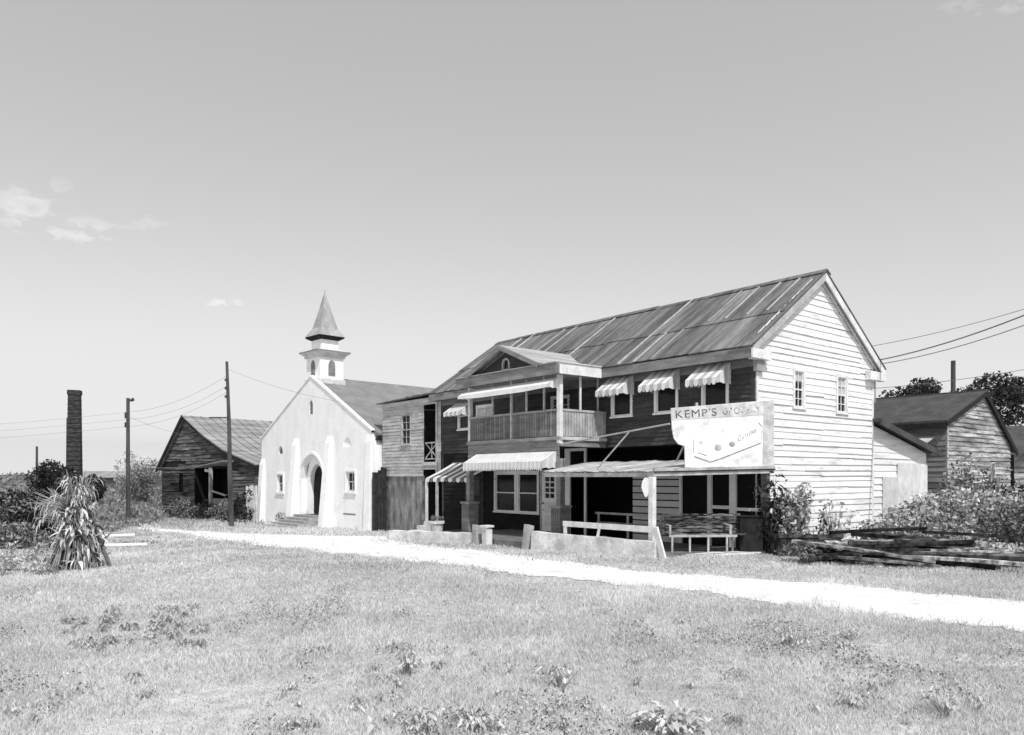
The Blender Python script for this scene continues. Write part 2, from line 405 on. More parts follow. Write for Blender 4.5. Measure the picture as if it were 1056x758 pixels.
# roof
mb = MB(); seams = MB()
def rp(x, s, lift=0, back=False):  # s 0..1 up slope
    y = -.42+3.57*s; z = 5.225+.685*3.57*s
    if back: y = 6.3-y
    return Vector((x, y-(.565*lift if not back else -.565*lift), z+.825*lift))
x = .22; k = 0
while x > -L1-.35:
    w_ = random.uniform(.60, .72); x2 = max(x-w_, -L1-.4)
    cut = .43+random.uniform(-.02, .02)
    for (s0, s1) in ((random.uniform(-.012, .006), cut+.02), (cut, 1.0)):
        tn = random.choice([.75, .85, 1, 1.1, 1.25, 1.0, .9]); l0 = .03 if s0 < .2 else .045
        mb.hexa([rp(x, s0, 0), rp(x2, s0, 0), rp(x2, s1, 0), rp(x, s1, 0), rp(x, s0, l0), rp(x2, s0, l0), rp(x2, s1, l0-.012), rp(x, s1, l0-.012)], tn)
    if random.random() < .52:
        s0, s1 = random.choice([(0, cut), (cut, 1), (cut+.05, .97), (0, 1)]); t = random.uniform(.7, 1.25)
        if s1 > cut and s0 < cut:
            seams.hexa([rp(x-.02, s0, .03), rp(x+.035, s0, .03), rp(x+.035, s1, .04), rp(x-.02, s1, .04), rp(x-.02, s0, .07), rp(x+.035, s0, .07), rp(x+.035, s1, .07), rp(x-.02, s1, .07)], t)
        else:
            seams.hexa([rp(x-.02, s0, .03), rp(x+.03, s0, .03), rp(x+.03, s1, .03), rp(x-.02, s1, .03), rp(x-.02, s0, .062), rp(x+.03, s0, .062), rp(x+.03, s1, .062), rp(x-.02, s1, .062)], t)
    else:
        seams.hexa([rp(x-.01, 0, .03), rp(x+.02, 0, .03), rp(x+.02, 1, .03), rp(x-.01, 1, .03), rp(x-.01, 0, .055), rp(x+.02, 0, .055), rp(x+.02, 1, .055), rp(x-.01, 1, .055)], .35)
    x = x2; k += 1
rf = mb.build('roof', tin, st); sm_ = seams.build('roof_seam', tin_seam, rf)
mb = MB(); mb.hexa([rp(.22, 0, 0, True), rp(-L1-.4, 0, 0, True), rp(-L1-.4, 1, 0, True), rp(.22, 1, 0, True), rp(.22, 0, .035, True), rp(-L1-.4, 0, .035, True), rp(-L1-.4, 1, .035, True), rp(.22, 1, .035, True)])
mb.build('rear_roof_slope', tin, rf)
mb = MB(); x = .24
while x > -L1-.4:
    x2 = max(x-random.uniform(1.4, 2.4), -L1-.42); j = random.uniform(-.015, .02); t = random.uniform(.6, 1.05)
    for sg in (-1, 1):
        mb.hexa([(x, 3.15, 7.71+j), (x2+.01, 3.15, 7.71+j), (x2+.01, 3.15+sg*.2, 7.585+j), (x, 3.15+sg*.2, 7.585+j), (x, 3.15, 7.735+j), (x2+.01, 3.15, 7.735+j), (x2+.01, 3.15+sg*.2, 7.61+j), (x, 3.15+sg*.2, 7.61+j)], t)
    x = x2
mb.build('ridge_cap', tin, rf)
# rake boards + soffit
mb = MB()
for sg in (0, 1):
    f = (lambda y: y) if sg == 0 else (lambda y: 6.3-y)
    for (xa, xb, dz0, dz1, tt) in ((.16, .20, -.24, -.02, 1.0), (.03, .16, -.07, -.03, .6), (.04, .08, -.26, -.075, 1.0)):
        ya, yb = -.40, 3.15; za, zb = 5.24, 5.24+.685*3.55
        tt = tt*(.62 if sg == 0 else 1); mb.hexa([(xa, f(ya), za+dz0), (xb, f(ya), za+dz0), (xb, f(yb), zb+dz0), (xa, f(yb), zb+dz0), (xa, f(ya), za+dz1), (xb, f(ya), za+dz1), (xb, f(yb), zb+dz1), (xa, f(yb), zb+dz1)], tt)
mb.build('rake_board', white_wood, st)
# front cornice + returns
mb = MB(); mb.box(-L1-.36, .16, -.42, -.38, 4.93, 5.2); mb.box(-L1-.36, .16, -.38, 0, 4.95, 4.98, .6); mb.box(-L1, 0, -.05, -.03, 4.75, 4.95, .8)
mb.box(-L1-.36, .16, W+.38, W+.42, 4.93, 5.2); mb.build('cornice', mid_siding, st)
mb = MB(); mb.box(.162, .21, -.43, .42, 4.92, 5.16); mb.box(0.04, .16, .34, .40, 4.92, 5.14); mb.box(.04, .16, -.379, .34, 4.90, 4.925); mb.box(.0, .12, -.1, .25, 4.62, 4.9, .45)
mb.build('cornice_return', white_wood, st); mb = MB()
mb.box(.162, .21, W-.55, W+.43, 4.86, 5.12); mb.box(.04, .16, W-.55, W-.5, 4.86, 5.12); mb.box(.04, .16, W-.5, W+.38, 4.86, 4.89)
mb.box(-.02, .05, W+.003, W+.1, 4.2, 4.85, .6)
mb.build('cornice_return', white_wood, st)

# awnings upper
lab = ['striped awning over the upper window nearest the white gable', 'striped awning over the middle of the three upper windows', 'striped awning over the upper window beside the balcony']
for i, (a0, a1) in enumerate(((-1.72, -.72), (-3.39, -2.4), (-5.1, -4.11))):
    awning(st, a0, a1, -.02, 4.97, .64, .47, .19, stripes=7, label=lab[i], grey=.6)
awning(st, -13.3, -12.3, -.02, 4.8, .62, .42, .17, stripes=7, label='striped awning over the upper window left of the balcony', grey=.62)

# balcony
FU0, FU1, FV = 5.28, 9.85, -1.96
bal = MB(); bal.box(-FU1, -FU0, FV, 0, 2.95, 3.08); bal.box(-FU1-.03, -FU0+.03, FV-.06, FV-.003, 3.0, 3.1, 1.3); bal.box(-FU0, -FU0+.06, FV, 0, 3.0, 3.1, 2.2)  # end edge toned up, sunlight on that side put into the colour
balo = bal.build('balcony', mid_siding, st)
mb = MB(); bk = MB()
siding(mb, bk, front(FV), lambda z: -FU1, lambda z: -FU0, 2.45, 2.95, .125, jit=.004, thick=.02)
siding(mb, bk, lambda a, n, z: (-FU0+n, a, z), lambda z: FV, lambda z: 0, 2.82, 2.95, .125, jit=.004, thick=.02)
mb.build('skirt_boards', mid_siding, balo)
mb = MB()
x = -FU1+.12
while x < -FU0-.12:
    w_ = random.uniform(.085, .105); mb.box(x, x+w_, FV-.01, FV+.012, 3.12, 3.86, random.uniform(.6, 1.0)); x += w_+.022
mb.box(-FU1+.08, -FU0-.08, FV-.035, FV+.04, 3.86, 3.92, 1.35)
rl = mb.build('railing', mid_siding, balo); rl['label'] = 'slatted front railing of the balcony in a shaded grey tone'
mb = MB(); y = FV+.12
while y < -.1:
    w_ = random.uniform(.085, .105); mb.box(-FU0-.012, -FU0+.01, y, y+w_, 3.12, 3.86, random.uniform(.8, 1.0)); y += w_+.02
mb.box(-FU0-.04, -FU0+.035, FV+.08, -.02, 3.86, 3.92)
rl = mb.build('railing', grey_white, balo); rl['label'] = 'slatted end railing of the balcony, toned paler as sunlit'  # paler material than the front railing carries the sunlit side
for (x, y, w_, m_, z0) in ((-FU0-.04, FV+.04, .13, white_wood, 2.9), (-FU1+.05, FV+.05, .12, white_wood, 3.08), (-7.5, FV-.02, .07, grey_white, 3.08), (-6.79, FV, .05, grey_white, 3.92), (-5.97, FV, .05, grey_white, 3.92), (-8.5, FV, .05, grey_white, 3.92), (-FU0-.02, -1.1, .05, white_wood, 3.08), (-FU0-.02, -.35, .04, grey_white, 3.08)):
    mb = MB(); mb.box(x-w_/2, x+w_/2, y-w_/2, y+w_/2, z0, 4.93); mb.build('post', m_, balo)
awn = awning(st, -FU1+.0, -FU0-.05, FV-.02, 4.84, .42, .22, .14, stripes=1, sides=True, label='long plain white awning hung along the top of the balcony')
# balcony roof slab with fascia
mb = MB(); mb.box(-10.2, -5.12, -2.16, -.43, 5.0, 5.2, 1.0)
br = mb.build('balcony_roof', mid_siding, st)
mb = MB(); mb.box(-10.25, -5.07, -2.21, -2.163, 4.92, 5.24, 1.0); mb.build('front_fascia', mid_siding, br)
mb = MB(); mb.box(-5.117, -5.06, -2.16, -.43, 4.92, 5.235); mb.box(-5.117, -5.03, -2.16, -.43, 5.237, 5.27, .8); mb.build('end_fascia', white_wood, br)  # whiter than the front fascia: the sunlit side is put into the material
mb = MB(); mb.box(-10.3, -5.12, -2.26, -.4, 5.243, 5.265); mb.build('top_sheet', tin_light, br)
mb = MB(); mb.box(-10.1, -5.2, -2.1, 0, 4.94, 4.96, .6); mb.build('ceiling', grey_white, br)
# pediment
pl, pr, pc, pz = -9.55, -5.9, -7.72, 6.04
mb = MB(); bk = MB()
pedlo = lambda z: pl+.25+(z-5.27)*(pc-pl-.25)/(pz-.08-5.27); pedhi = lambda z: pr-.25-(z-5.27)*(pr-.25-pc)/(pz-.08-5.27)
siding(mb, bk, front(-2.0), pedlo, pedhi, 5.27, pz-.1, .085, [(pc-.16, pc+.16, 5.33, 5.68)], jit=.003, thick=.015)
ped = mb.build('pediment', dark_siding, br); bk.build('wall_backing', dark_in, ped)
mb = MB()
yf, yb = -2.28, .74
for sg, xe in ((-1, pl), (1, pr)):
    mb.hexa([(pc, yf, pz), (xe, yf, 5.27), (xe, -.36, 5.27), (pc, yb, pz), (pc, yf, pz+.035), (xe+sg*.03, yf, 5.305), (xe+sg*.03, -.36, 5.305), (pc, yb, pz+.035)])
mb.build('pediment_roof', tin_light, br)
mb = MB()
for sg, xe in ((-1, pl), (1, pr)):
    mb.beam((pc, yf+.0, pz-.05), (xe, yf+.0, 5.23), .04, .13, 1.0)
    mb.beam((pc, -2.03, pz-.12), (xe, -2.03, 5.20), .03, .09, .8)
mb.build('pediment_rake', mid_siding, br)
# arched vent window
mb = MB(); n = 10
for i in range(n):
    a, b = math.pi*i/n, math.pi*(i+1)/n
    pts = []
    for (r, t) in ((.19, a), (.19, b), (.135, b), (.135, a)): pts.append((pc+r*math.cos(t), 5.5+r*math.sin(t)))
    mb.prism(pts, -2.05, -1.98)
mb.box(pc-.19, pc-.135, -2.05, -1.98, 5.3, 5.5); mb.box(pc+.135, pc+.19, -2.05, -1.98, 5.3, 5.5); mb.box(pc-.135, pc+.135, -2.048, -1.98, 5.3, 5.34)
aw = mb.build('arched_window', grey_white, br)
mb = MB(); mb.box(pc-.16, pc+.16, -1.985, -1.975, 5.3, 5.68); mb.build('pane', glass, aw)

# ground floor: recess interior
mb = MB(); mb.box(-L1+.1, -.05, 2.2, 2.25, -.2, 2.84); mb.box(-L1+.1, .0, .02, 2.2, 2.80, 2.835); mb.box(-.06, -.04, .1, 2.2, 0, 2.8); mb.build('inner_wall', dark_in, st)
# solid lower walls at v=0
def dk(a0, a1, z0, z1, m, name, e=.17, thick=.024, tv=.2, n=0.0):
    mb = MB(); siding(mb, mb, front(n), lambda z: a0, lambda z: a1, z0, z1, e, jit=.006, thick=thick, tv=tv); return mb.build(name, m, st)
mb = MB(); z = .05
while z < 2.1: mb.box(-4.15, -2.42, -.04, -.01, z, z+.165, random.uniform(.7, 1)); z += .2
bw_ = mb.build('broad_board_panel', bright_wood, st); mb = MB(); mb.box(-4.15, -2.42, .0, .02, 0, 2.3); mb.build('panel_backing', dark_in, bw_)
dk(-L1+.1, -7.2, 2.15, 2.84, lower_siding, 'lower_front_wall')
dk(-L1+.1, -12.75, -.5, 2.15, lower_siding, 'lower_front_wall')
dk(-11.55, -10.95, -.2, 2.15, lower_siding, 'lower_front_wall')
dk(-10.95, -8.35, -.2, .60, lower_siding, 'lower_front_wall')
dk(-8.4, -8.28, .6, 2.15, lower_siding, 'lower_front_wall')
# storefront screens
mb = MB()
for a0, a1 in ((1.33, 1.46), (.56, .76), (-.32, -.2)): mb.box(-a1, -a0, -.05, .02, .05, 2.15)
mb.box(-1.33, -.76, -.045, .015, 1.05, 1.14); mb.box(-.56, .2, -.045, .015, 1.02, 1.10); mb.box(-2.42, .32, -.06, .02, 2.15, 2.27)
mb.box(-2.42, -2.34, -.045, .015, .05, 2.15)
sf = mb.build('storefront', bright_wood, st)
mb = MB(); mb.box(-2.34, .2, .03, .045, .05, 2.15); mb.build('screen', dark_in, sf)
mb = MB(); mb.box(-1.33, -.76, -.02, .0, .05, .62); mb.box(-.56, .2, -.02, 0, .05, .6); mb.build('lower_panel', black_wood, sf)
mb = MB()
for i in range(9): mb.box(.2, .36, -.07+.004*(i % 2), .1, -.1+i*.25, .145+i*.25, random.uniform(.6, 1.1))
mb.build('storefront_pier', mid_siding, st)
# tall doorframe with transom
mb = MB(); mb.box(-7.1, -6.86, -.06, .0, .05, 2.83); mb.box(-6.2, -6.12, -.06, .0, .05, 2.83); mb.box(-6.86, -6.2, -.055, 0, 2.74, 2.83); mb.box(-6.86, -6.2, -.055, 0, 2.12, 2.2)
dfm = mb.build('doorframe', bright_wood, st); mb = MB(); mb.box(-6.86, -6.2, -.02, -.01, 2.2, 2.74); mb.build('pane', glass, dfm)
# panelled door with lites
d0, d1 = -8.24, -7.42
mb = MB(); mb.box(d0, d0+.17, -.05, -.01, .08, 2.06); mb.box(d1-.2, d1, -.05, -.01, .08, 2.06); mb.box(d0+.17, d1-.2, -.048, -.01, .08, 1.2); mb.box(d0+.17, d1-.2, -.048, -.01, 1.92, 2.06)
zz = [1.2, 1.37, 1.55, 1.73, 1.92]
for z in zz[1:-1]: mb.box(d0+.17, d1-.2, -.045, -.012, z-.02, z+.02)
mb.box((d0+d1)/2-.035, (d0+d1)/2+.005, -.046, -.012, 1.2, 1.92)
mb.box(d0+.14, d1-.14, -.056, -.048, .25, .6, .85); mb.box(d0+.14, d1-.14, -.056, -.048, .7, 1.05, .85)
dr = mb.build('door', bright_wood, st); mb = MB(); mb.box(d0+.17, d1-.2, -.03, -.02, 1.2, 1.92); mb.build('pane', glass, dr)
mb = MB(); mb.tube((d0+.08, -.05, 1.02), (d0+.08, -.1, 1.02), .025); mb.build('door_handle', metal, dr); mb = MB(); mb.tube((d0+.08, -.05, .8), (d0+.08, -.07, .8), .02); mb.build('lock', metal, dr)
mb = MB(); mb.box(d0-.09, d0-.003, -.06, 0, .05, 2.15); mb.box(d0-.003, d1+.09, -.058, 0, 2.063, 2.15); mb.build('door_casing', grey_white, st)
# double shop window
F0 = front(0)
w1 = window(st, F0, -10.9, -9.62, .66, 2.12, m=bright_wood, cas=.1, cols=1, rows=1, name='shop_window', label='left sash window of the paired shop window'); w2 = window(st, F0, -9.6, -8.4, .66, 2.12, m=bright_wood, cas=.1, cols=1, rows=1, name='shop_window', label='right sash window of the paired shop window')
# entry door under left awning
mb = MB(); mb.box(-12.7, -12.6, -.05, 0, -.1, 2.1); mb.box(-11.6, -11.55, -.05, 0, -.1, 2.1); mb.box(-12.6, -11.6, -.03, -.01, -.1, 2.1, .5)
ed = mb.build('entry_door', dark_siding, st); mb = MB(); mb.box(-12.4, -11.8, -.036, -.031, 1.2, 1.9); mb.build('pane', glass, ed)
# porch floor, piers, beams
mb = MB(); mb.box(-9.9, -.35, -3.25, 0, -.35, .05); mb.box(-12.9, -9.9, -3.25, 0, -.6, -.12); mb.build('porch_floor', porch_floor_m, st)
mb = MB(); mb.prism([(-.6, -3.4), (.5, -1.6), (.42, -.06), (-.35, -.06), (-.35, -3.3)], 0, .035); o = mb.build('stone_slab', concrete, st); o.data.transform(Matrix(((1, 0, 0, 0), (0, 0, 1, 0), (0, 1, 0, 0), (0, 0, 0, 1))))
for (x, lb) in ((-5.24, 'panelled pier beside the door'), (-9.75, 'panelled pier left of the shop window')):
    mb = MB(); mb.box(x-.2, x+.2, FV-.2, FV+.2, .05, 1.0); mb.box(x-.24, x+.24, FV-.24, FV+.24, 1.0, 1.07, 1.2)
    for k in range(4):
        mb.box(x-.19+.1*k, x-.19+.1*k+.08, FV-.215, FV-.203, .1, .95, .85)
    p_ = mb.build('porch_pier', mid_siding, st); p_['label'] = lb
    mb = MB(); mb.box(x-.09, x+.09, FV-.09, FV+.09, 1.07, 2.45); mb.build('pier_post', mid_siding, p_)
mb = MB(); mb.box(-FU1, -FU0, FV, FV+.15, 2.30, 2.447); mb.build('porch_beam', mid_siding, st)
awning(st, -9.35, -FU0-.12, FV-.03, 2.66, .55, .30, .26, stripes=44, white=1.0, grey=.82, label='long white awning with fine striped valance over the shop window')
pa = awning(st, -12.9, -10.2, -.5, 2.42, 1.2, .56, .14, stripes=11, grey=.2, sides=False, label='boldly striped steep awning over the left entry')
mb = MB(); mb.box(-12.92, -12.84, -1.72, -1.64, -.3, 1.82); mb.build('awning_post', white_wood, pa)
mb = MB(); mb.box(-12.9, -10.75, -.5, 0, 2.42, 2.46); mb.build('awning_ledge', mid_siding, pa)

# tin canopy with its diagonal end
P0 = (-.63, -3.3); P1 = (.5, 0.0); P2 = (-6.05, -.06); P3 = (-4.6, -3.2)
zf, zb_ = 2.02, 2.34
mb = MB(); n = 26
for i in range(n):
    t0 = i/n; t1 = (i+1)/n+.012
    f0 = Vector((P3[0]+(P0[0]-P3[0])*t0, P3[1]+(P0[1]-P3[1])*t0, zf)); f1 = Vector((P3[0]+(P0[0]-P3[0])*t1, P3[1]+(P0[1]-P3[1])*t1, zf))
    b0 = Vector((P2[0]+(P1[0]-P2[0])*t0, P2[1]+(P1[1]-P2[1])*t0, zb_)); b1 = Vector((P2[0]+(P1[0]-P2[0])*t1, P2[1]+(P1[1]-P2[1])*t1, zb_))
    j = random.uniform(-.06, .05); l = Vector((0, 0, .01+random.uniform(0, .035))); dn = Vector((0, j, 0)); th = Vector((0, 0, .016))
    if t1 > 1: continue
    mb.hexa([f0+dn+l, f1+dn+l*.3, b1+l*.3, b0+l, f0+dn+l+th, f1+dn+l*.3+th, b1+l*.3+th, b0+l+th], random.uniform(.75, 1.1))
ts = 1-1/n
fa = Vector((P3[0]+(P0[0]-P3[0])*ts, P3[1]+(P0[1]-P3[1])*ts, zf+.01)); ba = Vector((P2[0]+(P1[0]-P2[0])*ts, P2[1]+(P1[1]-P2[1])*ts, zb_+.01))
mb.hexa([fa, (P0[0], P0[1], zf+.01), (P1[0], P1[1], zf+.13), ba, fa+Vector((0, 0, .02)), (P0[0], P0[1], zf+.03), (P1[0], P1[1], zf+.15), ba+Vector((0, 0, .02))], .95)
cn = mb.build('canopy', canopy_tin, st)
mb = MB(); mb.beam((P3[0], P3[1]+.06, zf-.06), (P0[0], P0[1]+.06, zf-.06), .06, .11); mb.build('front_beam', grey_white, cn)
q0 = Vector((P0[0], P0[1], zf)); q1 = Vector((P1[0], P1[1], zf+.08))
mb = MB(); mb.beam(q0+Vector((.02, 0, -.05)), q1+Vector((.02, 0, -.05)), .06, .10); mb.beam(q0+Vector((.05, 0, .045)), q1+Vector((.05, 0, .045)), .05, .08, .95)
mb.build('end_beam', grey_white, cn)
mb = MB(); mb.beam(q0+Vector((.065, 0, .0)), q1+Vector((.065, 0, .0)), .04, .03); mb.build('gutter', black_wood, cn)
mb = MB(); mb.box(-.70, -.57, -3.34, -3.21, -.05, 1.91); mb.build('post', white_wood, cn)
mb = MB(); mb.tube((-5.3, -1.96, 2.86), (-.46, -2.86, 3.17), .022); mb.build('stay_rod', grey_white, cn)
mb = MB(); mb.tube((-2.9, -2.9, 2.05), (-2.0, -2.58, 3.05), .02); mb.build('stay_rod', grey_white, cn)

# lean-to at rear
mb = MB(); bk = MB()
lt = lambda y: 3.55-(y-6.33)*.205
siding(mb, bk, side(-.02), lambda z: 6.33, lambda z: min(10.1, 6.33+(3.5-z)/.205), -.1, 3.5, .2, jit=.012, thick=.03, tv=.2)
lo_ = mb.build('lean_to_wall', white_siding, st); bk.build('wall_backing', mid_siding, lo_)
mb = MB(); mb.box(.025, .04, 7.9, 10.1, .0, 2.35); mb.box(.02, .035, 6.9, 7.9, .0, 1.9, .9); mb.build('patch_panel', stucco_grey, lo_)
mb = MB(); mb.hexa([(.3, 6.2, 3.62), (-4, 6.2, 3.62), (-4, 10.55, 2.72), (.3, 10.55, 2.72), (.3, 6.2, 3.70), (-4, 6.2, 3.70), (-4, 10.55, 2.80), (.3, 10.55, 2.80)])
mb.beam((.3, 6.2, 3.58), (.3, 10.6, 2.66), .05, .16); mb.build('lean_to_roof', asphalt_roof, st)
mb = MB(); mb.box(-4, -.03, 10.05, 10.1, -.4, 2.75); mb.build('lean_to_end', mid_siding, st)

# ------------------------------------------------------------------ billboard
Pw0 = sw(.63, -3.36); Pw1 = sw(-.5, -.06); Ls = (Pw1-Pw0).length; dS = (Pw1-Pw0).normalized(); nS = Vector((dS.y, -dS.x, 0))
def sp(px, py):
    r = (px-CX)/F
    s = (r*Pw0.y-Pw0.x)/(dS.x-r*dS.y); Y = Pw0.y+dS.y*s
    return s, EYE+(HY-py)/F*Y
sgn = thing('shop_sign', 'faded white painted signboard with scalloped left edge standing on the tin canopy', 'sign', Pw0, math.atan2(dS.y, dS.x))
def plate(pts, n0, n1, name, m, tone=1.0, parent=sgn):
    mb = MB(); q = [sp(*p) for p in pts]; mb.prism(q, -n1, -n0, tone); return mb.build(name, m, parent)
bd = plate([(691.5, 421), (797, 412.5), (797.5, 484), (706, 482), (705.5, 460), (699, 458), (694.5, 452), (692.5, 442)], 0, .03, 'board', sign_m)
plate([(691.8, 421.3), (788, 413.6), (787, 428), (692.3, 433.6)], .032, .036, 'lettering_band', sign_band)
plate([(786.8, 413.6), (797, 412.7), (797.4, 483.6), (785.5, 481.5)], .034, .038, 'side_strip', sign_band, .95)
# carton picture
plate([(714, 452), (737, 441), (779, 434.5), (785, 440), (784.5, 456), (734, 475.5), (715, 468)], .032, .036, 'carton_picture', sign_m, 1.25)
def stroke(pts, w, name, m, d=.04, tone=1.0):
    mb = MB(); q = [sp(*p) for p in pts]
    for a, b in zip(q[:-1], q[1:]): mb.beam((a[0], -d, a[1]), (b[0], -d, b[1]), .006, w, tone, up=(0, 0, 1))
    return mb.build(name, m, sgn)
stroke([(715, 470.5), (731.5, 476.4), (745, 472), (783.5, 456.6)], .02, 'carton_outline', sign_dark, tone=1.3)
stroke([(783.8, 456), (784.6, 440), (781, 436)], .02, 'carton_outline', sign_dark, tone=1.6)
stroke([(718, 466.5), (728, 470)], .02, 'carton_outline', sign_dark, tone=1.8)
stroke([(714, 452.5), (714.6, 467)], .015, 'carton_outline', sign_mid)
def disc(px, py, r, name, m, tone=1):
    c = sp(px, py); mb = MB(); mb.prism([(c[0]+r*1.25*math.cos(t*.5236), c[1]+r*math.sin(t*.5236)) for t in range(12)], -.042, -.037, tone); mb.build(name, m, sgn)
disc(739.5, 461.5, .085, 'painted_spot', sign_mid, 1.05); disc(754, 458, .07, 'painted_spot', sign_mid, .95); disc(745, 443.5, .07, 'painted_spot', sign_mid, 1.9); disc(722, 456.5, .045, 'painted_spot', sign_mid, 1.8)
def text(s, px, py, h, slope, name, m, parent=sgn, sc=1.0, shear=0, d=.039, tone=1):
    cu = bpy.data.curves.new(name, 'FONT'); cu.body = s; cu.size = h*1.38; cu.shear = shear; cu.extrude = .001; cu.space_character = 1.12
    tmp = bpy.data.objects.new('tmp', cu); C.objects.link(tmp); bpy.context.view_layer.update()
    me = bpy.data.meshes.new_from_object(tmp); bpy.data.objects.remove(tmp); bpy.data.curves.remove(cu)
    me.materials.clear(); me.materials.append(m)
    me.attributes.new('tone', 'FLOAT', 'FACE').data.foreach_set('value', [tone]*len(me.polygons))
    o = bpy.data.objects.new(name, me); C.objects.link(o); o.parent = parent
    a = sp(px, py); o.location = (a[0], -d, a[1]); o.rotation_euler = (R(90), slope, 0); o.rotation_mode = 'XYZ'
    o.matrix_local = Matrix.Translation((a[0], -d, a[1])) @ Matrix.Rotation(-slope, 4, 'Y') @ Matrix.Rotation(R(90), 4, 'X') @ Matrix.Diagonal((sc, 1, 1, 1))
    return o
text("KEMP'S", 695.2, 431.6, .19, .085, 'lettering', sign_letter, sc=1.34)
text("GROCERY", 744, 427.9, .17, .085, 'lettering', sign_letter, sc=.98, tone=3.2)
text("Cuttino", 760, 455.5, .13, .42, 'lettering', sign_mid, sc=.95, shear=.35, d=.041, tone=.7)
mb = MB()
for s_ in (1.3, 2.3, 3.3): mb.beam((s_, .03, 2.12), (s_, .03, 3.7), .05, .06); mb.beam((s_, .03, 3.3), (s_-.1, .75, 2.3), .03, .04)
mb.build('sign_prop', grey_white, sgn)

# hanging round sign by the post
hp = sw(.78, -3.33, 0); hs = thing('hanging_sign', 'small rounded white plaque hanging from the canopy beside the post', 'sign', hp, R(-10))
mb = MB(); mb.prism([(.11*math.cos(t*.6283)*(1 if math.sin(t*.6283) > -.5 else .7), 1.66+.24*math.sin(t*.6283)) for t in range(10)], -.06, -.03); mb.build('plaque', white_wood, hs)
mb = MB(); mb.tube((0, -.045, 1.88), (0, -.045, 1.96), .008); mb.build('hook', metal, hs)

# ------------------------------------------------------------------ kerb walls, posts, bench
def seg_wall(name, label, u0, u1, v, ztop, th, seed, dzt=0):
    r = random.Random(seed); a = sw(u0, v); t = thing(name, label, 'low wall', (a.x, a.y, 0), ANG)
    mb = MB(); n = 14; prev = None
    for i in range(n+1):
        x = -(u1-u0)*i/n; p = sw(u0+(u1-u0)*i/n, v); z0 = gz(p.x, p.y)-.1; zt = ztop+dzt*i/n+r.uniform(-.015, .012); yo = r.uniform(-.012, .012)
        cur = (x, yo, z0, zt)
        if prev:
            (xa, ya, za, ta), (xb, yb, zb, tb) = prev, cur
            mb.hexa([(xb, yb-th/2-.03, zb), (xa, ya-th/2-.03, za), (xa, ya+th/2, za), (xb, yb+th/2, zb), (xb, yb-th/2, tb), (xa, ya-th/2, ta), (xa, ya+th/2, ta), (xb, yb+th/2, tb)], r.uniform(.9, 1.05))
        prev = cur
    mb.build('wall', concrete, t); return t
seg_wall('low_wall', 'low whitewashed concrete wall below the tin canopy, right of the entrance gap', .35, 4.72, -3.42, .40, .22, 1)
seg_wall('low_wall', 'low pale concrete wall in front of the left awning and planter', 7.35, 12.4, -3.42, .20, .25, 2, -.18)
def stub(u, v, h, w, lean, label, cap=False, m=None):
    p = sw(u, v); t = thing('stub_post', label, 'post', (p.x, p.y, gz(p.x, p.y)-.05), ANG)
    mb = MB(); l = Vector((lean, 0, h)); mb.hexa([(-w/2, -w/2, 0), (w/2, -w/2, 0), (w/2, w/2, 0), (-w/2, w/2, 0)]+[tuple(Vector(q)+l) for q in ((-w/2, -w/2, 0), (w/2, -w/2, 0), (w/2, w/2, -.05), (-w/2, w/2, -.03))])
    b = mb.build('shaft', m or concrete, t)
    if cap: mb = MB(); mb.box(-w/2-.04+lean, w/2+.04+lean, -w/2-.04, w/2+.04, h, h+.06); mb.build('cap', m or concrete, t)
stub(4.98, -3.5, .76, .2, .12, 'slightly leaning grey post right of the entrance gap', m=grey_white)
stub(7.32, -3.5, .70, .21, .05, 'uneven grey stub post at the end of the left low wall', m=grey_white)
stub(6.85, -3.45, .62, .22, 0, 'short white capped post left of the entrance gap', cap=True, m=white_wood)
p = sw(.55, -3.42); t = thing('rail_board', 'white board rail on short stubs along the right low wall', 'railing', (p.x, p.y, 0), ANG)
mb = MB(); mb.box(-3.0, .12, -.03, .02, .60, .74); mb.build('rail', white_wood, t)
mb = MB(); mb.box(-2.98, -2.88, -.025, .02, .41, .598); mb.build('stub', white_wood, t)
mb = MB(); mb.beam((-1.7, -.05, .4), (-1.62, -.05, .68), .05, .05); mb.build('stub', white_wood, t)
mb = MB(); mb.beam((.14, -.02, .72), (.42, -.05, .0), .05, .16); mb.build('brace', white_wood, t)
p = sw(2.2, -1.0); t = thing('porch_rail', 'thin two bar railing in the shade below the canopy', 'railing', (p.x, p.y, .05), ANG)
mb = MB(); mb.box(-2.55, .0, -.025, .02, .76, .82); mb.box(-2.5, -.05, -.02, .015, .5, .54, .7); mb.build('rail', grey_white, t)
mb = MB()
for x in (-2.45, -1.3, -.1): mb.box(x, x+.06, -.022, .017, 0, .758)
mb.build('upright', grey_white, t)

# slatted bench
bt = thing('garden_bench', 'battered slatted wooden bench with peeling dark backrest in front of the storefront', 'bench', (3.84, 18.95, .03), R(3))
bw = 1.98
mb = MB()
for i in range(5): mb.box(.02, bw-.02, .40+.02*i, .425+.02*i, .50+.08*i, .565+.08*i, random.choice([.6, 1, 1]))
mb.box(.0, bw, .49, .53, .90, .945, 1.5); mb.build('backrest', bench_m, bt)
mb = MB()
for i in range(4): mb.box(0, bw, .0+.1*i, .085+.1*i, .44, .465, random.uniform(.6, 1.3))
mb.build('seat', bench_m, bt)
mb = MB(); mb.box(0.02, bw-.25, -.02, .0, .39, .45); mb.build('seat_rail', grey_white, bt)
for x in (.08, .52, .98, 1.45, 1.70):
    mb = MB(); mb.box(x, x+.045, -.022 if x < 1.6 else .3, .02 if x < 1.6 else .34, 0, .39); mb.build('leg', grey_white, bt)
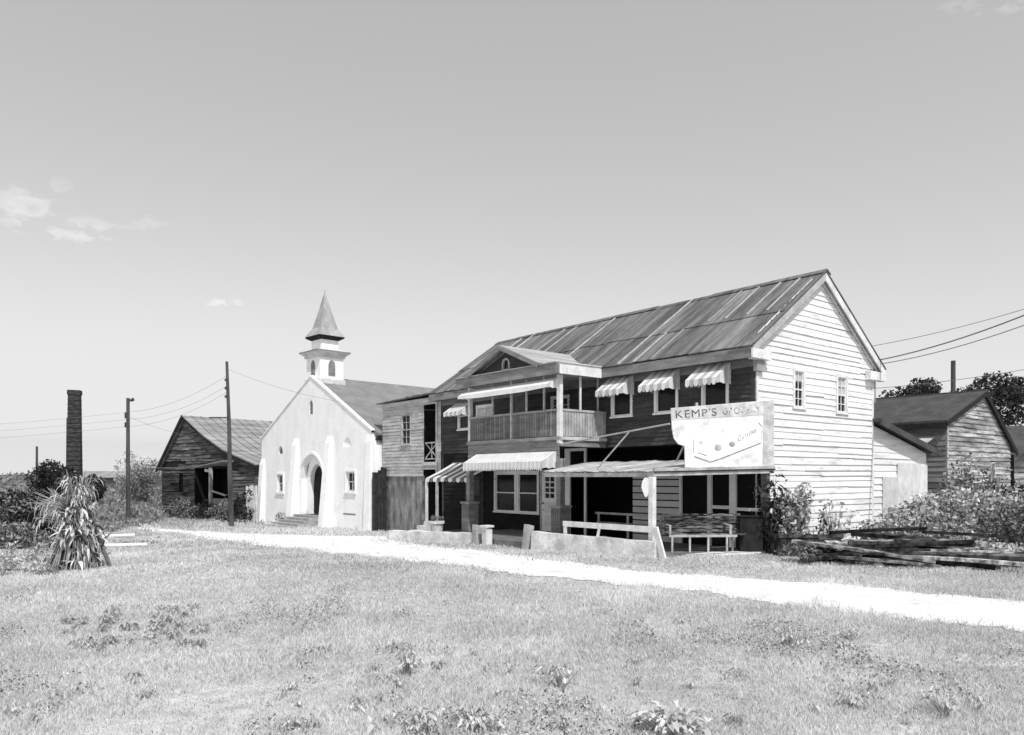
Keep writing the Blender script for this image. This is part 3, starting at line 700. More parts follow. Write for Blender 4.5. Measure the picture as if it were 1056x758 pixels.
for x in (.05, bw-.42): mb = MB(); mb.beam((x, .0, .46), (x, .0, .66), .05, .05); mb.beam((x, -.03, .67), (x, .44, .68), .06, .03); mb.build('armrest', grey_white, bt)
# dark cupboard/box to the right of the bench
p = sw(.0, -.5); t = thing('black_cabinet', 'tall black cabinet in the shade between bench and storefront corner', 'cabinet', (p.x+.12, p.y+.0, 0), R(-8))
mb = MB(); mb.box(-.25, .3, -.25, .2, 0, .92); mb.build('body', black_wood, t); mb = MB(); mb.box(-.28, .33, -.28, .22, .902, .93); mb.build('lid', black_wood, t)

# planter and steps
p = sw(10.6, -2.75); t = thing('planter_tub', 'round pale tub planter standing behind the left low wall', 'planter', (p.x, p.y, -.1))
mb = MB(); mb.tube((0, 0, 0), (0, 0, .42), .17, .23, 14); mb.tube((0, 0, .42), (0, 0, .50), .27, .27, 14); mb.build('tub', concrete, t)
pp, tn = blob_points(90, (0, 0, .62), (.22, .22, .16), 5, .5, 3); npmesh('leaves', leaves(pp, .09, tn), 4, tn, leaf_mid, t)
p = sw(11.55, -2.75); t = thing('block_steps', 'short flight of rough concrete steps beside the tub planter', 'steps', (p.x, p.y, -.13), ANG)
mb = MB(); mb.box(-.35, .35, -.3, .3, 0, .17); mb.box(-.15, .35, -.1, .3, .17, .33, .9); mb.box(0.05, .35, .05, .3, .33, .48, .8); mb.build('step', concrete, t)

# ------------------------------------------------------------------ ANNEX (wing)
ax = thing('annex_building', 'narrow two storey whitewashed wooden annex with plank lower doors beside the church', 'building', sw(14.3, 0, 0), ANG)
AW = 4.75
mb = MB(); bk = MB(); ho = [(-3.12, -2.32, 3.3, 4.62), (-1.35, -.42, 2.55, 4.85)]
siding(mb, bk, front(-.02), lambda z: -AW, lambda z: -.08, 1.95, 5.12, .14, ho+[(-1.4, -.4, 1.9, 2.3)], jit=.008, thick=.022, tv=.18)
f_ = mb.build('front_wall', wing_siding, ax); bk.build('wall_backing', mid_siding, f_)
window(ax, front(-.02), *ho[0], cols=2, rows=2, m=grey_white, cas=.07)
mb = MB(); mb.box(-AW-.05, -1.38, -.03, .018, 2.30, 2.37); mb.box(-1.42, -.4, -.06, .0, 2.38, 2.52); mb.build('ledge', wing_siding, ax)
mb = MB(); mb.box(-AW, -.1, 1.6, 1.65, -.6, 5.1); mb.box(-1.5, -1.46, .05, 1.6, -.5, 5.0); mb.box(-1.46, -.3, .05, 1.6, 2.42, 2.47); mb.build('inner_wall', black_wood, ax)
mb = MB(); mb.box(-1.35, -.42, .02, .05, 3.28, 3.34); mb.box(-1.35, -.42, .02, .05, 2.62, 2.67); mb.beam((-1.33, .03, 2.66), (-.44, .03, 3.3), .02, .05); mb.beam((-1.33, .05, 3.3), (-.44, .05, 2.66), .02, .05); mb.box(-.91, -.86, .052, .07, 2.66, 3.28)
mb.build('crossed_railing', grey_white, ax)
mb = MB(); mb.box(-.42, -.3, -.07, -.0, -.5, 4.95); mb.build('corner_post', grey_white, ax)
mb = MB(); x = -AW
while x < -1.5:
    w_ = random.uniform(.5, 1.1); x2 = min(x+w_, -1.4); mb.box(x, x2-.006, .0+random.uniform(0, .006), .05, -.62, 1.98, random.uniform(.8, 1.1)); x = x2
pd = mb.build('plank_door', door_grey, ax)
for z in (0, .8, 1.6): mb = MB(); mb.box(-1.46, -1.38, -.02, -.002, z, z+.12); mb.build('hinge', metal, pd)
mb = MB(); bk = MB(); siding(mb, bk, lambda a, n, z: (-AW-n, a, z), lambda z: 0, lambda z: 5.0, -.6, 5.05, .14, jit=.008, thick=.022); mb.build('side_wall', wing_siding, ax)
mb = MB(); mb.box(-AW, 0, 4.95, 5.0, -.6, 5.1); mb.build('rear_wall', mid_siding, ax)
mb = MB(); x = -AW-.2
while x < .1:
    x2 = min(x+.62, .15); j = random.uniform(-.05, .05); t0 = 5.16+.03*(x+AW); t1 = 5.16+.03*(x2+AW)
    mb.hexa([(x, -.22+j, t0), (x2, -.22+j, t1), (x2, 5.1, t1+.25), (x, 5.1, t0+.25), (x, -.22+j, t0+.05+random.uniform(0, .03)), (x2, -.22+j, t1+.05), (x2, 5.1, t1+.3), (x, 5.1, t0+.3)], random.uniform(.7, 1.2)); x = x2
mb.build('roof', tin, ax)
mb = MB(); mb.box(-AW-.05, -.0, -.06, -.022, 4.98, 5.16); mb.build('fascia', wing_siding, ax)
# dark fence panels between annex and church
p = at(391, 547, 34.2); t = thing('plank_gate', 'tall dark plank gate in the gap between church and annex', 'gate', (p.x-.05, p.y, -.5), R(-25))
mb = MB()
for i in range(5): mb.box(-.3+i*.15, -.16+i*.15, -.02, .02, 0, 2.75+random.uniform(-.15, .1), random.uniform(.6, 2))
mb.build('plank', black_wood, t); mb = MB(); mb.box(-.3, .45, .021, .06, .5, .6); mb.box(-.3, .45, .021, .06, 1.9, 2.0); mb.build('cross_rail', black_wood, t)

# ------------------------------------------------------------------ CHURCH
cA = math.atan2(-.722, .692); CZ = -.47
ch = thing('church', 'small white stucco church with buttressed gable front and a pointed belfry', 'church', (-6.3, 34.5, CZ), cA)
CW = 10.75; cc_ = CW/2; CE = 4.42; CA = 7.33
topf = lambda x: CE+(CA-CE)*(1-abs(x+cc_)/cc_)
def arch(c, a, spring, Rk=1.6):
    Rr = Rk*a
    return lambda x: spring+math.sqrt(max(0, Rr*Rr-(min(abs(x-c), a)+Rr-a)**2))
def col_wall(mb, y, x0, x1, zb, top, holes, step=.13, tone=1.0):
    """holes: (xa, xb, zlo, fn or z)"""
    bp = {x0, x1, -cc_}
    for h in holes:
        bp |= {h[0], h[1]}
        if callable(h[3]):
            n = 12; bp |= {h[0]+(h[1]-h[0])*i/n for i in range(n+1)}
    bp = sorted(b for b in bp if x0-1e-6 <= b <= x1+1e-6)
    for a, b in zip(bp[:-1], bp[1:]):
        if b-a < 1e-5: continue
        m_ = (a+b)/2; hs = sorted([h for h in holes if h[0] < m_ < h[1]], key=lambda h: h[2]); za = zb2 = zb
        for h in hs:
            mb.face([(a, y, za), (b, y, zb2), (b, y, h[2]), (a, y, h[2])], tone)
            f = h[3] if callable(h[3]) else (lambda q, k=h[3]: k); za = f(a); zb2 = f(b)
        mb.face([(a, y, za), (b, y, zb2), (b, y, top(b)), (a, y, top(a))], tone)
def reveal(mb, y0, y1, xa, xb, zlo, f, n=12, tone=1):
    for i in range(n):
        a = xa+(xb-xa)*i/n; b = xa+(xb-xa)*(i+1)/n; mb.face([(a, y0, f(a)), (b, y0, f(b)), (b, y1, f(b)), (a, y1, f(a))], tone)
    mb.face([(xa, y0, zlo), (xa, y1, zlo), (xa, y1, f(xa)), (xa, y0, f(xa))], tone); mb.face([(xb, y0, zlo), (xb, y1, zlo), (xb, y1, f(xb)), (xb, y0, f(xb))], tone)
    mb.face([(xa, y0, zlo), (xb, y0, zlo), (xb, y1, zlo), (xa, y1, zlo)], tone)
dc = -5.3; A1 = arch(dc, 1.08, 2.3, 1.1); A2 = arch(dc, .72, 2.1, 1.35); Av = arch(-cc_, .18, 5.95)
AL = arch(-8.58, .26, 3.66, 1.5); AR = arch(-2.0, .36, 3.82, 1.15)
mb = MB(); wl = (-8.93, -8.27, 1.6, 2.5); wr = (-2.1, -1.34, 1.72, 2.62)
hol = [(dc-1.08, dc+1.08, .5, A1), (wl[0], wl[1], wl[2], wl[3]), (wr[0], wr[1], wr[2], wr[3]), (-cc_-.18, -cc_+.18, 5.5, Av), (-8.84, -8.32, 3.6, AL), (-2.36, -1.64, 3.8, AR)]
col_wall(mb, 0, -CW, 0, -.2, lambda x: topf(x)+.05, hol)
reveal(mb, 0, .28, dc-1.08, dc+1.08, .5, A1)
col_wall(mb, .28, dc-1.08, dc+1.08, .5, lambda x: A1(x)+.0, [(dc-.72, dc+.72, .5, A2)])
reveal(mb, .28, .52, dc-.72, dc+.72, .5, A2)
for h in (wl, wr): reveal(mb, 0, .16, h[0], h[1], h[2], lambda q, k=h[3]: k, 1)
reveal(mb, 0, .1, -cc_-.18, -cc_+.18, 5.5, Av); reveal(mb, 0, .1, -8.84, -8.32, 3.6, AL); reveal(mb, 0, .07, -2.36, -1.64, 3.8, AR)
mb.face([(-2.4, .07, 3.7), (-1.6, .07, 3.7), (-1.6, .07, 4.4), (-2.4, .07, 4.4)])
mb.face([(-CW, .001, -.2), (-CW, .3, -.2), (-CW, .3, CE), (-CW, .001, CE)])
cfw = mb.build('front_wall', stucco, ch)
mb = MB(); mb.box(dc-.72, dc+.72, .53, .56, .5, 3.3); mb.build('door', black_wood, ch)
mb = MB(); mb.box(-cc_-.18, -cc_+.18, .1, .12, 5.5, 6.25); 
for i in range(7): mb.box(-cc_-.17, -cc_+.17, .05, .095, 5.54+i*.09, 5.58+i*.09, 1.3)
mb.build('gable_louvre', mid_siding, ch)
mb = MB(); mb.box(-8.84, -8.32, .1, .12, 3.6, 4.0); mb.build('arched_vent', mid_siding, ch)
for h in (wl, wr):
    w_ = window(ch, front(.12), h[0], h[1], h[2], h[3], cas=.04, cols=2, rows=1)
    mb = MB(); mb.box(h[0]-.12, h[1]+.12, -.08, -.002, h[2]-.12, h[2]-.02); mb.box(h[0]-.1, h[0]-.002, -.04, -.002, h[2]-.02, h[3]+.1); mb.box(h[1]+.002, h[1]+.1, -.04, -.002, h[2]-.02, h[3]+.1); mb.box(h[0]-.002, h[1]+.002, -.04, -.002, h[3]+.003, h[3]+.1); mb.build('window_surround', stucco, ch)
mb = MB(); mb.box(-2.35, -1.3, -.012, -.002, .62, .68, .5); mb.build('foundation_vent', stone, ch)
# arch hood moulding
mb = MB(); n = 16
Ah = arch(dc, 1.2, 2.3, 1.1)
for i in range(n):
    a = dc-1.2+2.4*i/n; b = dc-1.2+2.4*(i+1)/n
    mb.hexa([(a, -.05, Ah(a)-.1), (b, -.05, Ah(b)-.1), (b, 0, Ah(b)-.1), (a, 0, Ah(a)-.1), (a, -.05, Ah(a)+.02), (b, -.05, Ah(b)+.02), (b, 0, Ah(b)+.02), (a, 0, Ah(a)+.02)])
mb.build('arch_moulding', stucco, ch)
def butt(x0, x1, h, d0, d1, y=0):
    mb = MB(); mb.prism([(y, -.2), (y-d1, -.2), (y-d0, h-.35), (y, h)], x0, x1, ax='x'); mb.build('buttress', stucco, ch)
butt(-7.05, -6.6, 4.35, .16, .55); butt(-3.78, -3.32, 4.35, .16, .55); butt(-CW-.02, -CW+.4, 3.4, .12, .35); butt(-.4, .02, 4.3, .06, .2)
for y in (.05, 4.0, 8.0):
    mb = MB(); mb.prism([(0, -.2), (.42, -.2), (.14, 3.9), (0, 4.2)], y, y+.5, ax='y'); mb.build('side_buttress', stucco, ch)
mb = MB(); mb.box(-.3, -.001, .003, 13, -.2, CE-.05); mb.box(-CW+.001, -CW+.3, .31, 13, -.2, CE-.05); mb.build('side_wall', stucco, ch)
mb = MB(); mb.prism([(-CW, -.2), (0, -.2), (0, CE), (-cc_, CA), (-CW, CE)], 12.7, 13.0); mb.build('rear_wall', stucco, ch)
mb = MB(); mb.box(-CW+.1, -.1, .6, .65, 0, 4); mb.build('inner_wall', dark_in, ch)
mb = MB(); sl = (CA-CE)/cc_
for sg in (-1, 1):
    xe = -cc_+sg*(cc_+.3); ze = CE-.3*sl
    mb.hexa([(-cc_, .12, CA), (xe, .12, ze), (xe, 13.3, ze), (-cc_, 13.3, CA), (-cc_, .12, CA+.09), (xe, .12, ze+.09), (xe, 13.3, ze+.09), (-cc_, 13.3, CA+.09)])
crf = mb.build('roof', church_roof, ch)
mb = MB(); mb.box(-9.2, -8.75, 1.5, 1.95, 5.0, 6.3); mb.build('chimney', brick_m, crf)
mb = MB(); mb.box(.2, .28, .13, 13.2, CE-.40, CE-.22); mb.box(0, .2, .14, 13.2, CE-.36, CE-.34); mb.build('eave_board', black_wood, crf)
mb = MB(); mb.box(0, .06, 1.0, 4.0, 3.5, 4.0); mb.build('side_window', mid_siding, ch)
mb = MB()
for sg in (-1, 1):
    mb.beam((-cc_, -.03, CA+.09), (-cc_+sg*(cc_+.1), -.03, CE+.04), .05, .06)
mb.beam((-cc_-.05, .05, CA+.1), (-cc_-cc_-.1, .05, CE+.05), .14, .05); mb.beam((-cc_+.05, .05, CA+.1), (-cc_+cc_+.1, .05, CE+.05), .14, .05)
mb.build('gable_coping', stucco, ch)
# steps
for i in range(5):
    mb = MB(); mb.box(dc-1.55+.12*i, dc+1.35-.1*i, -1.75+.33*i, -.0 if i < 4 else .5, -.1+(.0 if i == 0 else .12*i), .02+.12*i, random.uniform(.8, 1.1)); mb.build('step', stone, ch)
# belfry
bf = MB(); s = .66; by = .78; bx = -cc_
def ring(mb, s0, z0, s1, z1, tone=1):
    for (i, j) in (((-1, -1), (1, -1)), ((1, -1), (1, 1)), ((1, 1), (-1, 1)), ((-1, 1), (-1, -1))):
        mb.face([(bx+i[0]*s0, by+i[1]*s0, z0), (bx+j[0]*s0, by+j[1]*s0, z0), (bx+j[0]*s1, by+j[1]*s1, z1), (bx+i[0]*s1, by+i[1]*s1, z1)], tone)
bf.box(bx-s, bx+s, by-s, by+s, 6.1, 8.5)
bfo = bf.build('belfry', stucco, ch)
mb = MB(); ring(mb, .74, 6.6, .74, 7.25); ring(mb, .74, 7.25, .66, 7.3); mb.build('belfry_base', stucco_grey, bfo)
mb = MB(); mb.box(bx-.74, bx+.74, by-.74, by+.74, 8.34, 8.44); ring(mb, .74, 8.44, .92, 8.58); ring(mb, .92, 8.58, .92, 8.64); ring(mb, .92, 8.64, .5, 8.80); mb.build('cornice', stucco_grey, bfo)
mb = MB(); ring(mb, .935, 8.60, .935, 8.655); ring(mb, .935, 8.655, .88, 8.67); mb.build('cornice_edge', mid_siding, bfo)
mb = MB(); mb.box(bx-.48, bx+.48, by-.48, by+.48, 8.7, 9.45); mb.build('upper_stage', stucco, bfo)
mb = MB(); ring(mb, .5, 9.24, .70, 9.36); ring(mb, .70, 9.36, .72, 9.44); mb.build('spire_eave', black_wood, bfo)
mb = MB(); ring(mb, .735, 9.42, .46, 9.85); ring(mb, .46, 9.85, .27, 10.6, .95); ring(mb, .27, 10.6, .012, 11.75); mb.build('spire', spire_m, bfo)
mb = MB(); mb.tube((bx, by, 11.7), (bx, by, 11.85), .015, .005); mb.build('finial', metal, bfo)
for dirn in (0, 1):
    mb = MB(); fn = MB(); Aa = arch(0, .19, 7.95, 1.5)
    for i in range(10):
        a = -.19+.38*i/10; b = a+.038
        q = [(a, 7.42), (b, 7.42), (b, Aa(b)), (a, Aa(a))]
        if dirn == 0: mb.prism([(bx+x, z) for x, z in q], by-s-.02, by-s-.004)
        else: mb.prism([(by+x, z) for x, z in q], bx+s+.004, bx+s+.02, ax='x')
    o = mb.build('belfry_louvre', mid_siding, bfo)
# wall plants beside church steps
shrub('flowering_shrub', 'small pale shrub against the church front left of its steps', 'shrub', -11.9, 39.9, .45, .35, .75, 260, .10, leaf_light, 5)

# ------------------------------------------------------------------ WEATHERED HOUSE (shed)
sA = math.atan2(-.618, .786)
sh = thing('weathered_house', 'unpainted weathered wooden cabin with sagging tin roof and dark porch left of the church', 'house', (-14.2, 42.6, -.5), sA)
prof = [(-10.2, 3.05), (-7.3, 6.1), (-5.0, 4.85), (-2.8, 3.9), (0, 3.12)]
def pz_(x):
    for (a, za), (b, zb) in zip(prof[:-1], prof[1:]):
        if a <= x <= b: return za+(zb-za)*(x-a)/(b-a)
    return 3.0
xsamp = [-10.2+i*.02 for i in range(511)]
def slo(z):
    if z <= 3.05: return -10.2
    return -10.2+(z-3.05)/3.05*2.9
def shi(z):
    if z <= 3.12: return 0
    for (a, za), (b, zb) in zip(prof[:-1], prof[1:]):
        if zb <= z <= za: return a+(za-z)/(za-zb)*(b-a)
    return -7.3
mb = MB(); bk = MB(); siding(mb, bk, front(0), slo, shi, .1, 6.0, .19, [(-6.3, -2.6, 0, 2.95), (-8.1, -7.6, 1.5, 2.7)], jit=.035, thick=.05, tv=.6, lens=(1.0, 3.6), gap=.02, e_jit=.15)
f_ = mb.build('front_wall', weathered, sh); bk.build('wall_backing', black_wood, f_)
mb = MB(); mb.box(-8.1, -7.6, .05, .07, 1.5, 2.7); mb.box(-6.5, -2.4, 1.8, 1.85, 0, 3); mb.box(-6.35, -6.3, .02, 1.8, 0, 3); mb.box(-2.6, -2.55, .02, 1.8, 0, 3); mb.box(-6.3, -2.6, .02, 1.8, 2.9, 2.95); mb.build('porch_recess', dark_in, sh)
mb = MB(); mb.box(-4.6, -4.42, -.1, .06, 0, 2.95); mb.build('porch_post', grey_white, sh)
mb = MB(); mb.beam((-4.5, -.02, 2.75), (-5.1, -.02, 2.8), .08, .15); mb.beam((-4.4, -.05, 1.6), (-3.0, .0, 1.35), .05, .1); mb.box(-4.4, -2.6, .02, .06, .2, .62, .7); mb.box(-4.4, -2.6, .0, .05, .66, 1.15, .5); mb.build('porch_rail', grey_white, sh)
mb = MB(); mb.beam((-10.4, -.5, 2.95), (-4.6, -.6, 2.98), .7, .05, .8); mb.beam((-4.6, -.6, 2.98), (-1.6, -.7, 3.3), .7, .05, 1.2); mb.build('porch_roof', mid_siding, sh)
mb = MB(); bk = MB(); siding(mb, bk, side(0), lambda z: 0, lambda z: 8.5, 0, 3.1, .19, jit=.02, thick=.03, tv=.5); mb.build('side_wall', weathered, sh)
mb = MB(); mb.box(-10.2, 0, 8.4, 8.5, 0, 3); mb.box(-10.2, -10.15, 0, 8.5, 0, 3.02); mb.build('rear_wall', weathered, sh)
mb = MB(); sm = MB()
rp_ = [(-10.45, 2.82)]+prof[1:-1]+[(.35, 3.05)]
for (a, za), (b, zb) in zip(rp_[:-1], rp_[1:]):
    y = -.3
    while y < 8.7:
        y2 = min(y+.62, 8.8); mb.hexa([(a, y, za), (b, y, zb), (b, y2, zb), (a, y2, za), (a, y, za+.06), (b, y, zb+.06), (b, y2, zb+.055), (a, y2, za+.055)], random.uniform(.85, 1.1))
        sm.beam((a, y, za+.065), (b, y, zb+.065), .05, .035, random.uniform(.55, .8)); y = y2
rr = mb.build('roof', shed_tin, sh); sm.build('roof_seam', shed_tin, rr)
mb = MB()
for (a, za), (b, zb) in zip(rp_[:-1], rp_[1:]): mb.beam((a, -.28, za-.06), (b, -.28, zb-.06), .05, .12)
mb.build('rake_board', black_wood, sh)
# pale panel
p = at(261, 538, 42.0); t = thing('board_fence', 'pale patched board fence panel between the cabin and the church', 'fence', (p.x, p.y-.3, -.55), sA)
mb = MB()
for i in range(6): mb.box(-.48+i*.17, -.325+i*.17, -.02, .02, 0, 1.95+random.uniform(-.06, .06), random.uniform(.8, 1.1))
mb.build('board', concrete, t)

# ------------------------------------------------------------------ BARN right rear
bo = thing('barn', 'long low bare wood barn with dark roof behind the store lean-to', 'barn', (16.36, 29, -.48), ANG)
bl = lambda z: 0 if z < 4.5 else (z-4.5)/1.26*3.5
bh = lambda z: 6.5 if z < 3.7 else 6.5-(z-3.7)/2.06*3.0
mb = MB(); bk = MB(); siding(mb, bk, side(0), bl, bh, 0, 5.7, .18, [(4.3, 4.75, 2.1, 3.0)], jit=.02, thick=.045, tv=.45, lens=(1.2, 3.5), e_jit=.12)
f_ = mb.build('gable_wall', barn_boards, bo); bk.build('wall_backing', black_wood, f_)
window(bo, side(0), 4.3, 4.75, 2.1, 3.0, m=grey_white, cas=.06)
mb = MB(); bk = MB(); siding(mb, bk, front(0), lambda z: -13, lambda z: 0, 0, 4.3, .2, jit=.015, thick=.03, tv=.4); mb.build('front_wall', mid_siding, bo)
mb = MB(); mb.box(-13, 0, 6.4, 6.45, 0, 3.6); mb.build('rear_wall', weathered, bo)
mb = MB()
for (ya, za, yb, zb) in ((-.35, 4.42, 3.5, 5.80), (3.5, 5.80, 6.95, 3.44)):
    mb.hexa([(.15, ya, za), (-13, ya, za), (-13, yb, zb), (.15, yb, zb), (.15, ya, za+.09), (-13, ya, za+.09), (-13, yb, zb+.09), (.15, yb, zb+.09)])
rr = mb.build('roof', asphalt_roof, bo); mb = MB(); mb.box(-13, .16, 3.42, 3.58, 5.87, 5.92, 1.3); mb.build('ridge_cap', asphalt_roof, rr)
mb = MB(); mb.beam((.16, -.35, 4.36), (.16, 3.5, 5.74), .04, .17); mb.beam((.16, 3.5, 5.74), (.16, 6.95, 3.38), .04, .2); mb.box(-13, .14, -.37, -.33, 4.25, 4.42); mb.build('rake_board', black_wood, bo)
mb = MB(); mb.hexa([(-5, 0, 3.9), (-.4, 0, 3.9), (-.4, -1.3, 3.45), (-5, -1.3, 3.45), (-5, 0, 3.95), (-.4, 0, 3.95), (-.4, -1.3, 3.5), (-5, -1.3, 3.5)]); mb.build('porch_roof', canopy_tin, bo)
mb = MB(); mb.box(.0, .04, -.0, .12, 0, 4.3); mb.build('corner_board', grey_white, bo)
# far shed right
fs_ = thing('shed', 'dark roofed shed at the right edge behind the bushes', 'shed', (22.95, 35.2, -.4), R(-12))
mb = MB(); bk = MB(); siding(mb, bk, front(0), lambda z: 0, lambda z: 8, 0, 3.4, .28, jit=.02, thick=.04, tv=.6); mb.build('wall', barn_boards, fs_); mb = MB(); mb.box(0, 8, .01, 5, 0, 3.5); mb.build('wall_backing', black_wood, fs_)
mb = MB(); mb.hexa([(-.3, -.4, 3.3), (8.3, -.4, 3.3), (8.3, 2.5, 4.7), (-.3, 2.5, 4.7), (-.3, -.4, 3.4), (8.3, -.4, 3.4), (8.3, 2.5, 4.8), (-.3, 2.5, 4.8)]); mb.build('roof', asphalt_roof, fs_)

# ------------------------------------------------------------------ poles, wires, smokestack
def sag(a, b, d, n=14):
    a = Vector(a); b = Vector(b); return [a.lerp(b, i/n)-Vector((0, 0, d*4*(i/n)*(1-i/n))) for i in range(n+1)]
def wire(a, b, d, label, group=None, r=.006, cat='wire'):
    mb = MB(); mb.path(sag(a, b, d), r, 5); o = mb.build('power_line', wire_m); tag(o, label, cat, group)
lp = at(132, 540, 38); lpole = thing('lamp_pole', 'wooden utility pole with a small lamp arm at its top, left of the cabin', 'utility pole', (lp.x, lp.y, -.5))
mb = MB(); mb.tube((0, 0, 0), (.0, 0, 6.3), .105, .08, 10); mb.build('shaft', pole_m, lpole)
mb = MB(); mb.tube((0, 0, 6.1), (.22, -.05, 6.22), .025); mb.tube((.16, -.05, 6.17), (.3, -.06, 6.24), .07, .09, 8); mb.box(-.16, -.1, -.03, .03, 5.3, 5.6); mb.box(-.16, -.1, -.03, .03, 4.85, 5.1); mb.build('lamp_arm', metal, lpole)
tp = at(239, 540, 37); up_ = thing('utility_pole', 'tall crooked utility pole standing in front of the cabin', 'utility pole', (tp.x, tp.y, -.5))
mb = MB(); mb.tube((0, 0, 0), (-.10, 0, 2.6), .12, .11, 9); mb.tube((-.10, 0, 2.6), (-.12, 0, 4.6), .11, .095, 9); mb.tube((-.12, 0, 4.6), (-.24, 0, 7.95), .095, .065, 9); mb.build('shaft', pole_m, up_)
mb = MB(); mb.box(-1.05, -.1, -.15, -.1, 5.22, 5.28); mb.build('cross_arm', pole_m, up_)
mb = MB()
for z in (6.2, 6.6, 7.0): mb.tube((-.26, -.1, z), (-.26, -.1, z+.12), .05, .05, 8)
mb.build('insulator', metal, up_)
p = at(38, 505, 75); t = thing('utility_pole', 'thin distant utility pole at the far left beyond the dark trees', 'utility pole', (p.x, p.y, gz(p.x, p.y)))
mb = MB(); mb.tube((0, 0, 0), (0, 0, 5.1), .14, .1, 8); mb.build('shaft', pole_m, t)
p = at(983, 505, 46); t = thing('utility_pole', 'short dark pole top rising behind the barn roof beside the tree', 'utility pole', (p.x, p.y, gz(p.x, p.y)))
mb = MB(); mb.tube((0, 0, 0), (0, 0, 9.35), .16, .13, 8); mb.build('shaft', pole_m, t)
top = Vector((tp.x-.2, tp.y, 7.1)); chp = Vector((-10.0, 38.4, 6.55))
wire(top, sw(14.5, 0, 4.6), .5, 'thin wire from the tall crooked pole across the church front to the annex')
lpt = Vector((lp.x-.1, lp.y, 5.0))
for i, (za, zb) in enumerate(((5.1, 6.9), (4.75, 6.4), (4.4, 6.1))):
    wire((lp.x, lp.y, za), (tp.x-.2, tp.y, zb-.1), .35, 'slack wire between the lamp pole and the tall crooked pole', 'wires between the two poles left of the church')
for i, z in enumerate((5.1, 4.75, 4.4)):
    wire((lp.x, lp.y, z), (-60, 46, z+.2), .9, 'wire running from the lamp pole out of the left edge', 'wires left of the lamp pole', r=.005)
wire((lp.x, lp.y, 4.9), (-18.0, 45.6, 4.2), .2, 'thin wire from the lamp pole down to the cabin gable')
hx = sw(-.2, 6.5, 5.0)
wire(at(903, 372, 23.9), at(1180, 270, 16), .25, 'thick service cable from the store eave up to the right edge', r=.02)
wire(at(904, 376, 23.9), at(1180, 285, 16), .25, 'thin service cable just below the thick one at the right', r=.013)
wire(at(880, 360, 28), at(1100, 305, 22), .15, 'faint upper wire passing behind the store gable', r=.010)
wire(at(880, 402, 33), at(1100, 373, 30), .15, 'faint lower wire crossing above the barn roof', r=.012)
p = at(77, 500, 60); t = thing('brick_smokestack', 'tall square sooty brick smokestack rising above the bushes', 'smokestack', (p.x, p.y, -.3), R(18))
mb = MB(); mb.hexa([(-.5, -.45, 0), (.5, -.45, 0), (.5, .45, 0), (-.5, .45, 0), (-.4, -.38, 8.6), (.4, -.38, 8.6), (.4, .38, 8.6), (-.4, .38, 8.6)]); mb.build('shaft', brick_m, t)
mb = MB(); mb.box(-.45, .45, -.43, .43, 8.6, 8.95)
for i in range(22): z = .6+i*.36; w_ = .5-.1*z/8.6; mb.box(-w_-.012, w_+.012, -w_-.0, w_, z, z+.05, .8)
mb.build('brick_band', brick_m, t)
mb = MB(); mb.tube((-.56, -.1, 0), (-.5, -.1, 6.8), .05, .05, 6); mb.build('pipe', metal, t)
mb = MB(); mb.box(.0, .2, -.5, -.46, 1.6, 2.7); mb.build('whitewash_patch', stucco_grey, t)
# distant long low building
p = at(60, 500, 110); t = thing('long_shed', 'very distant long low dark shed on the left horizon', 'shed', (-75, 105, .5), R(4))
mb = MB(); mb.box(0, 32, 0, 6, 0, 1.1); mb.build('wall', black_wood, t); mb = MB(); mb.hexa([(-.3, -.5, 1.05), (32.3, -.5, 1.05), (32.3, 3, 1.6), (-.3, 3, 1.6), (-.3, -.5, 1.15), (32.3, -.5, 1.15), (32.3, 3, 1.7), (-.3, 3, 1.7)]); mb.build('roof', asphalt_roof, t)
t = thing('long_shed', 'distant low pale roofed shed right of the lamp pole', 'shed', (-52, 88, .3), R(-6))
mb = MB(); mb.box(0, 12, 0, 5, 0, 1.6); mb.build('wall', mid_siding, t); mb = MB(); mb.hexa([(-.3, -.5, 1.5), (12.3, -.5, 1.5), (12.3, 2.5, 2.2), (-.3, 2.5, 2.2), (-.3, -.5, 1.6), (12.3, -.5, 1.6), (12.3, 2.5, 2.3), (-.3, 2.5, 2.3)]); mb.build('roof', shed_tin, t)

# ------------------------------------------------------------------ corn shock
cs = thing('corn_shock', 'upright bundle of dried corn stalks standing alone in the grass at left', 'corn shock', (-8.95, 15.9, 0))
r = random.Random(3); mb = MB(); lv = MB()
def ribbon(mb, p, d, L_, w, droop, twist, tone, n=6):
    p = Vector(p); d = Vector(d).normalized(); pts = [p.copy()]
    for i in range(n): d = (d+Vector((r.uniform(-.12, .12), r.uniform(-.12, .12), -droop/n*1.6))).normalized(); p = p+d*L_/n; pts.append(p.copy())
    sd = d.cross(Vector((0, 0, 1))); sd = sd.normalized() if sd.length > .1 else Vector((1, 0, 0)); sd = (Matrix.Rotation(twist, 3, 'Z') @ sd)
    for i in range(n):
        w0 = w*(1-(i/n)**2)*(.6 if i == 0 else 1); w1 = w*(1-((i+1)/n)**2)
        a = pts[i]; b = pts[i+1]; s2 = sd+Vector((0, 0, .25*math.sin(i+twist*3)))
        mb.face([a-sd*w0/2, a+sd*w0/2, b+s2*w1/2, b-s2*w1/2], tone)
